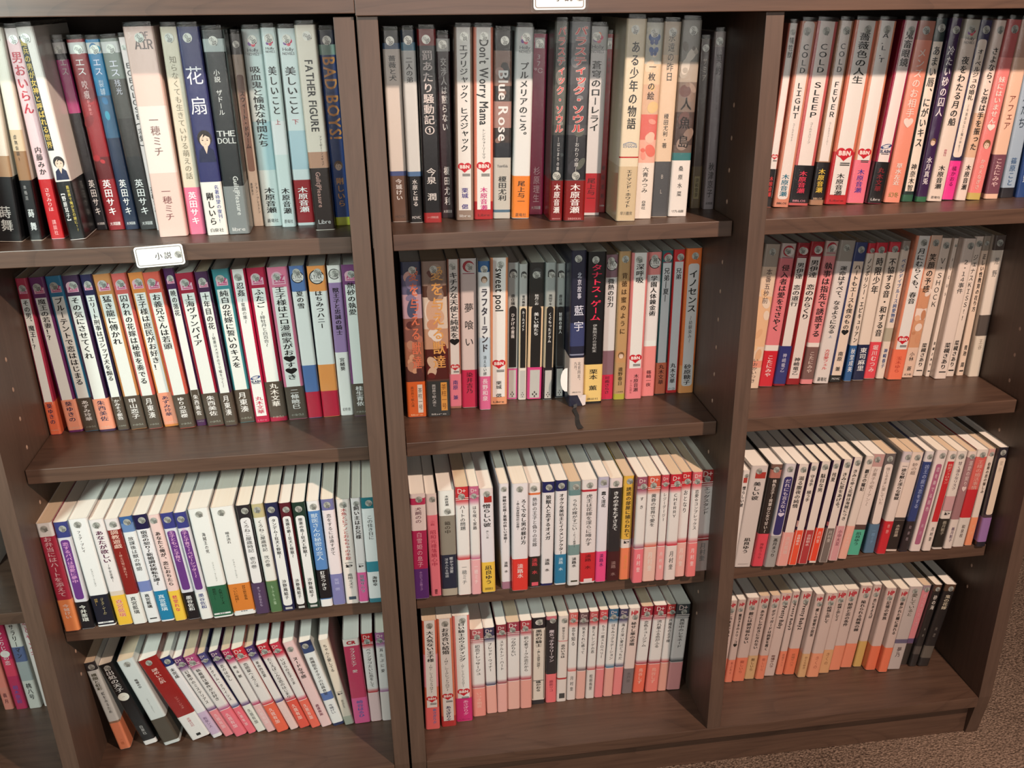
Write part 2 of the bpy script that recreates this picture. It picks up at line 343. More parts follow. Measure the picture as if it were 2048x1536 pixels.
def motif(kind, f, W, H, parent, ax=0.0, col=None):
    A = Art(); z = H * (1 - f); a = W * 0.36; cx = W * ax
    if kind == 'bb':        # red heart balloon with three letters
        rz = a * 0.85
        A.ell(cx - a * .48, z + rz * .15, a * .56, rz * .62, 'cc2030'); A.ell(cx + a * .48, z + rz * .15, a * .56, rz * .62, 'cc2030')
        A.poly([(cx - a * 1.0, z), (cx + a * 1.0, z), (cx, z - rz * 1.0)], 'cc2030')
        A.word('BBN', cx, z + rz * .08, a * 1.5, rz * .62, 'f6e4e0', 2)
        A.rect(cx - a * .35, cx + a * .85, z - rz * 1.35, z - rz * 1.2, '444'); A.rect(cx - a * .35, cx + a * .85, z - rz * 1.6, z - rz * 1.45, '444')
    elif kind == 'ez':      # pale pink round-cornered emblem with two magenta letters
        A.ell(cx - a * .15, z + a * .3, a * .75, a * .75, 'e0b4c4'); A.rect(cx - a * .85, cx + a * .95, z - a * .75, z + a * .35, 'e4b4c6')
        A.word('AZ', cx + a * .1, z + a * .1, a * 1.4, a * .8, 'c04878', 2); A.rect(cx - a * .6, cx + a * .8, z - a * .6, z - a * .45, 'c04878')
    elif kind == 'lx':      # black ring emblem with a wordmark
        A.ell(cx, z, a * 1.12, a * 1.12, 'e4e2de'); A.ring(cx, z, a * 1.15, a * 1.15, a * .16, '1c1c20', 20, 320)
        A.word('LYNX', cx, z + a * .1, a * 1.7, a * .75, '1c1c20', 0); A.word('ROMANCE', cx + a * .1, z - a * .6, a * 1.2, a * .3, '1c1c20', 0)
    elif kind == 'ho':      # little globe of coloured petals with a wordmark
        for q, h in enumerate(('d03060', 'f08040', 'e8c8d0', '7a4c9c', 'e06070')): A.ell(cx + a * .4 * math.cos(q * 1.26), z + a * .85 + a * .4 * math.sin(q * 1.26), a * .32, a * .32, h, 8)
        A.word('Holly', cx, z - a * .25, a * 1.6, a * .5, '5a6066', 0); A.word('NOVELS', cx, z - a * .85, a * 1.7, a * .42, '5a6066', 0)
    elif kind == 'sl':      # navy double swoosh with SLASH
        A.ell(cx, z + a * .5, a, a * .38, '2c4480', tilt=14); A.ell(cx, z + a * .62, a * .7, a * .12, 'f0eeee', tilt=14); A.ell(cx, z + a * .34, a * .55, a * .12, 'f0eeee', tilt=14)
        A.word('SLASH', cx, z - a * .3, a * 1.8, a * .5, '1c2c5c', 2); A.rect(cx - a * .7, cx + a * .7, z - a * .8, z - a * .68, '334')
    elif kind == 'dp':
        A.word('D+', cx - W * .02, z, W * .6, W * .42, 'f4dcd8', 0)
        A.rect(-W * .47, W * .47, z - W * .62, z - W * .57, 'f2e6e2'); A.rect(-W * .47, W * .47, z - W * .76, z - W * .71, 'f2e6e2')
    elif kind == 'hp':
        A.word('HP', cx, z, W * .62, W * .42, 'c83040', 2); A.rect(cx - W * .05, cx + W * .12, z + W * .27, z + W * .31, 'c83040')
    elif kind == 'arc':     # red crescent badge
        A.ell(cx, z, a * 1.0, a * 1.0, 'b02838'); A.ell(cx + a * .25, z - a * .15, a * .8, a * .75, 'e2dcd8'); A.rect(cx - a, cx + a, z - a * 1.3, z - a * 1.15, 'b06070')
    elif kind == 'fly':     # two blue butterflies
        for dz, s in ((a * .5, 1), (-a * 1.1, .8)):
            for sg in (-1, 1):
                A.ell(cx + sg * a * .42 * s, z + dz + a * .25 * s, a * .42 * s, a * .55 * s, '4868a8', tilt=-sg * 25); A.ell(cx + sg * a * .3 * s, z + dz - a * .35 * s, a * .3 * s, a * .35 * s, '3c5898')
    elif kind == 'bug':     # small black cartoon-free ink squiggle
        A.ell(cx, z, a * .75, a * .28, '26262a', tilt=12); A.ell(cx + a * .15, z + a * .02, a * .3, a * .13, 'e8e0dc'); A.ell(cx - a * .5, z + a * .3, a * .2, a * .15, '26262a')
        A.rect(cx - a * .8, cx + a * .8, z + a * .75, z + a * .9, '777')
    elif kind == 'dot':
        A.ell(cx, z, W * .4, W * .36, 'e8e6dc', 18); A.word('一', cx, z, W * .2, W * .12, '222')
    elif kind == 'gg':
        A.word('G', cx, z, W * .55, W * .5, 'd8d0cc', 1); A.rect(-W * .42, -W * .39, H * .07, H * .86, '333'); A.rect(W * .39, W * .42, H * .07, H * .86, '333'); A.rect(-W * .42, W * .42, H * .28, H * .285, '333')
    elif kind == 'cr':
        A.word('CR', cx, z, W * .55, W * .24, 'c02838', 2)
    elif kind == 'cx':      # black tomb-shaped panel with a rounded top and a crest above
        z0 = H * .245; z1 = H * .67; hw = W * .33
        A.ell(0, z1, hw, hw, '1e1c1c', 12, 0, 180); A.rect(-hw, hw, z0, z1, '1e1c1c')
        zz = H * .93; A.ell(0, zz, a * .9, a * .9, '3c3c3c', 12, 0, 180); A.rect(-a * .9, a * .9, zz - a * 1.1, zz, '3c3c3c'); A.word('Hi', 0, zz - a * .3, a * 1.1, a * 1.1, 'b8bab8', 1)
        A.rect(-W * .33, W * .33, H * .012, H * .225, 'c4c2be')
        for dx, dz in ((0, .055), (-.12, .04), (.12, .04), (0, .025)): A.poly([(W * dx - W * .06, H * dz), (W * dx, H * dz - W * .1), (W * dx + W * .06, H * dz), (W * dx, H * dz + W * .1)], '2a2020')
    elif kind in ('face', 'face2'):   # small printed portrait
        s = W * .34 if kind == 'face' else W * .27; hair = '2a2222' if kind == 'face' else '7a5a3c'; cx = 0 if kind == 'face2' else W * .04
        if kind == 'face': A.poly([(cx - s * 1.15, z - s * 3.1), (cx + s * 1.15, z - s * 3.1), (cx + s * .95, z - s * 1.5), (cx + s * .3, z - s * .95), (cx - s * .3, z - s * .95), (cx - s * .95, z - s * 1.5)], '20264a'); A.poly([(cx - s * .3, z - s), (cx + s * .3, z - s), (cx, z - s * 2)], 'ecd0bc')
        A.ell(cx, z + s * .12, s * .98, s * 1.1, hair); A.ell(cx, z - s * .18, s * .7, s * .88, 'ecd0bc')
        A.poly([(cx - s * .75, z + s * .1), (cx - s * .1, z + s * .75), (cx - s * .3, z + s * .15), (cx + s * .1, z + s * .5), (cx + s * .75, z + s * .15), (cx + s * .6, z + s * .8), (cx - s * .5, z + s * .85)], hair)
        for sg in (-1, 1): A.ell(cx + sg * s * .32, z - s * .15, s * .13, s * .07, '2a2222', 8); A.rect(cx + sg * s * .32 - s * .15, cx + sg * s * .32 + s * .15, z + s * .03, z + s * .07, '2a2222')
        A.rect(cx - s * .12, cx + s * .12, z - s * .68, z - s * .63, 'a06058'); A.rect(cx - s * .02, cx + s * .03, z - s * .42, z - s * .28, 'c8a08c')
    return A.build('logo' if kind not in ('face', 'face2', 'fly') else 'portrait', parent)

PRE = {
 'ez': dict(P='.125,.80,.7,eef2ee', O='.775,1,564b40', M='ez,.075', U='イースト・プレス,c8d0c0,.955,.985', K='.06', tw=.52, Ac='f4f2f0', A0=.79, A1=.93, aw=.5, M0=1),
 'bb': dict(P='.0,.945,.7,ece9e6', M='bb,.71', K='.045'),
 'lx': dict(G='.16,.64,ecf0ee', O='.82,1,c82040', M='lx,.07', K='.04', Ac='401020', A0=.84, A1=.95, aw=.4),
 'pk': dict(P='.16,.715,.62,6c3c88,0,r', K='.06'),
 'wl': dict(P='.12,.95,.7,f0f0f0,0,r', K='.06', t0=.14, t1=.5, tw=.34, A0=.7, A1=.89, aw=.35, mini='■■■,ccc,.965,.985'),
 'cx': dict(M='cx,.5', tw=.34, A0=.22, A1=.3, aw=.36, K='.085'),
 'dp': dict(tw=.42, A0=.71, A1=.9, aw=.4, K='.085', tfl='n'),
 'hb': dict(C='d8c0b8', tw=.42, A0=.74, A1=.9, aw=.36, K='.115', M='hp,.055', Ac='b87058', Xt=0),
}
def colour_word(h):
    import colorsys
    r, g, b = hexrgb(h); hh, s, v = colorsys.rgb_to_hsv(r, g, b); hh *= 360
    if v < .24: return 'black'
    if s < .13: return 'white' if v > .84 else ('pale grey' if v > .68 else ('grey' if v > .4 else 'charcoal'))
    if v > .86 and s < .22: return 'cream' if 20 < hh < 70 else ('pale pink' if hh < 20 or hh > 300 else 'pale blue')
    if hh < 12 or hh > 345: return 'pink' if (s < .62 and v > .8) else ('crimson' if v > .6 else 'dark red')
    if hh < 24: return 'salmon' if (s < .6 and v > .75) else ('orange' if v > .75 else 'brown')
    if hh < 40: return 'peach' if (s < .45 and v > .8) else ('orange' if v > .75 and s > .55 else ('tan' if v > .6 else 'brown'))
    if hh < 70: return 'yellow' if v > .75 and s > .4 else ('beige' if v > .6 else 'olive brown')
    if hh < 165: return 'green' if v > .3 else 'dark green'
    if hh < 200: return 'teal'
    if hh < 255: return 'blue' if v > .45 else 'navy'
    if hh < 300: return 'lilac' if v > .6 else 'purple'
    return 'magenta' if v > .75 and s > .5 else ('mauve' if s < .45 else 'plum')

STD = None
def sticker_mesh():
    global STD
    if STD: return STD
    vs = [(0.5 * math.cos(k * math.pi / 9), 0, 0.5 * math.sin(k * math.pi / 9)) for k in range(18)]
    fs = [tuple(range(18))]; mi = [0]
    for ch, px, pz, s in (('小', -0.16, 0.18, .46), ('説', 0.12, -0.2, .54)):
        g = glyph(ch, 1); n = len(vs)
        vs += [(px + a * s, -0.02 - l * .1, pz + (b - CY) * s) for a, b, l in g[0]]; fs += [tuple(q + n for q in f) for f in g[1]]; mi += [1] * len(g[1])
    me = bpy.data.meshes.new('sticker'); me.from_pydata(vs, [], fs); me.materials.append(STICK); me.materials.append(print_mat('222'))
    me.polygons.foreach_set('material_index', mi); STD = me; return me

def prof(W, D, r, o, oside=None):
    """U-shaped cover outline seen from above, offset outwards by o; starts back-left, ends back-right"""
    os_ = o if oside is None else oside
    hw = W / 2 + os_; p = [(-hw, D)]
    for k in range(4): a = R(180 + 30 * k); p.append((-hw + r + r * math.cos(a), -o + r + r * math.sin(a)))
    for k in range(4): a = R(270 + 30 * k); p.append((hw - r + r * math.cos(a), -o + r + r * math.sin(a)))
    p.append((hw, D)); return p

def build_book(row, idx, n_row, x, y, wd, h, slope, D, spec, z):
    d = {}
    fields = spec.split(';')
    if fields[0] in PRE: d.update(PRE[fields[0]]); style = fields[0]; fields = fields[1:]
    else: style = ''
    for q in fields:
        if '=' in q:
            k, v = q.split('=', 1)
            if k == 'G' and 'G' in d: v = d['G'] + '/' + v
            d[k] = v
    base = d.get('C', 'e8e4e0'); W = wd; H = h; r = min(0.0029, W * 0.21)
    ang = math.atan(slope)
    who = d.get('n'); oc = None
    if 'O' in d: oc = colour_word(d['O'].split(',')[2])
    look = {'dp': 'white book topped with ' + colour_word(base), 'bb': 'white book edged with ' + colour_word(base), 'ez': 'white book edged with ' + colour_word(base),
            'lx': 'white book topped with ' + colour_word(base), 'wl': colour_word(base) + ' book with white title strip'}.get(style, colour_word(base) + ' book')
    if not style and 'P' in d:
        q = d['P'].split(',')
        if float(q[2]) >= .64 and float(q[1]) - float(q[0]) > .5: look = colour_word(q[3]) + ' book edged with ' + colour_word(base)
    ordn = ['leftmost', 'second', 'third', 'fourth', 'fifth', 'sixth', 'seventh', 'eighth', 'ninth', 'tenth', 'eleventh', 'twelfth', 'thirteenth', 'fourteenth', 'fifteenth', 'sixteenth', 'seventeenth', 'eighteenth', 'nineteenth', 'twentieth', 'twenty-first', 'twenty-second', 'twenty-third', 'twenty-fourth']
    bay = {'A': 'left bay', 'B': 'middle bay', 'C': 'right bay', 'D': 'far left bay'}[row[0]]
    shelf = {'1': 'top shelf', '2': 'second shelf', '3': 'third shelf', '4': 'bottom shelf'}[row[1]]
    pos = ordn[idx] if idx == 0 else ('rightmost' if idx == n_row - 1 and idx > 1 else ordn[idx] + ' from left')
    lab = (who if who else look) + ((', ' + oc + ' lower band') if (oc and not who) else '') + ', ' + pos + ', ' + bay + ' ' + shelf
    lift = abs(math.sin(ang)) * W / 2
    root = empty('book', (x, y, z + lift + 0.0002), lab, 'book', 'books on the %s of the %s' % (shelf, bay))
    root.rotation_euler = (0, ang, 0)
    # cover: outer and inner walls cut at the printed colour bands
    bands = []
    if style == 'dp':
        bands = [(0, .115, base)]
        c = hexrgb(base); wv = hexrgb('ebe6e4')
        def mixh(t): return ''.join('%02x' % int(255 * (c[i] * (1 - t) + wv[i] * t)) for i in range(3))
        for k in range(5): bands.append((.115 + k * .011, .126 + k * .011, mixh((k + .5) / 5)))
        bands.append((.17, .615, 'ebe6e4'))
        for k in range(5): bands.append((.615 + k * .01, .625 + k * .01, mixh(1 - (k + .5) / 5)))
        bands.append((.665, .672, 'f2e8e4'))
    for q in d.get('G', '').split('/'):
        if q: a, b, hcol = q.split(','); bands.append((float(a), float(b), hcol))
    cuts = sorted({0.0, 1.0} | {round(b[0], 4) for b in bands} | {round(b[1], 4) for b in bands})
    mats = [print_mat(base)]; pr = prof(W, D, r, 0.0); pi = prof(W, D, max(r - 0.0004, 0.0003), -0.0004); m_ = len(pr)
    vs = []; fs = []; mi = []
    for c in cuts: vs += [(a, b, H * (1 - c)) for a, b in pr]
    for i in range(len(cuts) - 1):
        mid = (cuts[i] + cuts[i + 1]) / 2; hcol = base
        for b in bands:
            if b[0] <= mid <= b[1]: hcol = b[2]
        m = print_mat(hcol)
        if m not in mats: mats.append(m)
        q = mats.index(m)
        for k in range(m_ - 1):
            fs.append((i * m_ + k, (i + 1) * m_ + k, (i + 1) * m_ + k + 1, i * m_ + k + 1)); mi.append(q if 0 < k < m_ - 2 else 0)
    n0 = len(vs); vs += [(a, b, H) for a, b in pi] + [(a, b, 0) for a, b in pi]; nl = (len(cuts) - 1) * m_
    wm = print_mat('e6e0da')
    if wm not in mats: mats.append(wm)
    for k in range(m_ - 1):
        fs += [(n0 + k, n0 + k + 1, n0 + m_ + k + 1, n0 + m_ + k), (k, k + 1, n0 + k + 1, n0 + k), (nl + k, n0 + m_ + k, n0 + m_ + k + 1, nl + k + 1)]; mi += [mats.index(wm)] * 3
    mesh_obj('cover', vs, fs, mats, root, mi)
    # page block
    pp = prof(W, D - 0.002, max(r - 0.0004, 0.0003), -0.0005); zt = H - 0.0009; zb = 0.0009; m2 = len(pp)
    pv = [(a, b, zt) for a, b in pp] + [(a, b, zb) for a, b in pp]
    pf = [tuple(range(m2)), tuple(range(2 * m2 - 1, m2 - 1, -1))] + [(k, m2 + k, m2 + (k + 1) % m2, (k + 1) % m2) for k in range(m2)]
    mesh_obj('page_block', pv, pf, [PAGES[random.choice((0, 0, 1, 1, 1, 2))]], root)
    # printed panel
    def panel(q):
        q = q.split(','); p0, p1, pw, pc = float(q[0]), float(q[1]), float(q[2]), q[3]; px = float(q[4]) if len(q) > 4 else 0
        rr = min(W * pw * .32, .004) if len(q) > 5 else 0
        return plate('title_panel', W * (px - pw / 2), W * (px + pw / 2), H * (1 - p1), H * (1 - p0), -0.00018, print_mat(pc), root, rr), p0, p1
    above = 'P' in d and 'O' in d and not style and float(d['P'].split(',')[0]) >= float(d['O'].split(',')[0])
    pan = band = None
    if 'P' in d and not above: pan = panel(d['P'])
    # paper band (obi)
    if 'O' in d:
        q = d['O'].split(','); o0, o1, oc_ = float(q[0]), min(float(q[1]), .997), q[2]
        po = prof(W, D * .96, r, 0.00030, 0.00010); mo = len(po)
        ov = [(a, b, H * (1 - o0)) for a, b in po] + [(a, b, H * (1 - o1)) for a, b in po]
        band = mesh_obj('paper_band', ov, [(k, mo + k, mo + k + 1, k + 1) for k in range(mo - 1)], [print_mat(oc_)], root)
    if above:
        q = d['P'].split(','); px = float(q[4]) if len(q) > 4 else 0
        plate('title_panel', W * (px - float(q[2]) / 2), W * (px + float(q[2]) / 2), H * (1 - float(q[1])), H * (1 - float(q[0])), -0.00036, print_mat(q[3]), root)
    if 'Z' in d:   # loose painted shapes of the cover illustration
        for part in d['Z'].split('/'):
            q = part.split(','); rnd = random.Random(int(q[0])); A = Art(); A.y = -.0002; f0, f1 = float(q[1]), float(q[2]); cols = q[4:]
            for k in range(int(q[3])):
                rx_ = W * rnd.uniform(.08, .3); rz_ = rx_ * rnd.uniform(.6, 2.2); tl = rnd.uniform(-40, 40)
                lim = W * .45 - rx_; zz = H * (1 - rnd.uniform(f0, f1)); zz = min(max(zz, H * (1 - f1) + rz_ * .9), H * (1 - f0) - rz_ * .9)
                if abs(tl) > 20: rz_ = min(rz_, lim / .65 + W * .05)
                A.ell(rnd.uniform(-lim, lim), zz, rx_, rz_, cols[k % len(cols)], 16, tilt=tl); A.y += .000006
            A.build('cover_art', root)
    # lettering
    def letter(name, val, dc, d0, d1, dw, df):
        q = val.split(','); t = q[0]
        if not t: return
        g = lambda i, dv: (q[i] if len(q) > i and q[i] != '' else dv)
        col = g(1, dc); u0, u1 = float(g(2, d0)), float(g(3, d1)); par = root
        if band and u0 >= float(d['O'].split(',')[0]) - .01: par = band
        elif pan and u0 >= pan[1] - .01 and u1 <= pan[2] + .02: par = pan[0]
        text_mesh(name, t, print_mat(col), W, H, float(g(2, d0)), float(g(3, d1)), float(g(4, dw)), float(g(5, 0)), g(6, df), par)
    if 'V' in d:   # pale outline strokes behind display lettering
        q = (d['T'] if row not in ('A3',) else d['A']).split(',')
        old = BOLD[2]
        text_mesh('lettering_outline', q[0], print_mat(d['V']), W, H, float(q[2]), float(q[3]), float(q[4]) if len(q) > 4 and q[4] else .5, float(q[5]) if len(q) > 5 and q[5] else 0, 'b2', root, -0.00040)
    if 'T' in d: letter('title_lettering', d['T'], '151515', d.get('t0', .14), d.get('t1', .5), d.get('tw', .5), d.get('tfl', 'b'))
    if 'A' in d: letter('author_lettering', d['A'], d.get('Ac', '222'), d.get('A0', .78), d.get('A1', .92), d.get('aw', .42), 'b')
    if 'X' in d: letter('subtitle_lettering', d['X'], '444', .5, .7, .25, 'n')
    if 'Y' in d: letter('small_lettering', d['Y'], '666', .3, .4, .2, 'n')
    for kk in ('U', 'mini'):
        if kk in d:
            q = d[kk].split(',')
            if '■' in q[0]:
                A = Art(); zz = H * (1 - float(q[2])); zh = max(H * (float(q[3]) - float(q[2])), .0006)
                if row == 'A3' and len(q[0]) == 2 and q[1] == 'eee': A.rect(-W * .42, W * .42, zz - zh, zz, 'eee'); A.word('新書館', 0, zz - zh / 2, W * .3, zh * .6, '444')
                else: A.rect(-W * .25, W * .3, zz - zh, zz, q[1])
                A.build('publisher_mark', root)
            else: text_mesh('publisher_lettering', q[0], print_mat(q[1]), W, H, float(q[2]), float(q[3]), .62, 0, 'hn', root)
    if 'M' in d:
        q = d['M'].split(','); motif(q[0], float(q[1]), W, H, root)
    elif style == 'dp': motif('dp', .035, W, H, root)
    if style == 'dp' : motif('dp', .035, W, H, root) if 'M' in d else None
    # silver classification sticker
    kf = float(d.get('K', '.05').split(',')[0])
    if kf > 0:
        st = bpy.data.objects.new('sticker', sticker_mesh()); C.objects.link(st); st.parent = root
        s = min(0.0092, W * 0.6); jit = random.uniform(-.08, .1) * W
        if H < .17: s = min(.0086, W * .6)
        st.location = (jit, -0.00056, H * (1 - kf)); st.scale = (s, s * .01, s * 1.02); st.rotation_euler = (0, R(random.uniform(-25, 25)), 0)
    # clear protective jacket, standing a little proud of the cover
    ph = .0045 if row[1] in '12' else .0008
    pf_ = prof(W, D * .985, r, 0.00075, 0.00016); mf = len(pf_)
    fv = [(a, b, H + ph) for a, b in pf_] + [(a, b, 0.0) for a, b in pf_]
    mesh_obj('plastic_jacket', fv, [(k, mf + k, mf + k + 1, k + 1) for k in range(mf - 1)], [FILM], root, smooth=True)
    if 'ribbon' in (who or ''): root['label'] = 'thick dark hardback with a black ribbon hanging out, middle bay second shelf'; RIB.append(root)
    return root
RIB = []

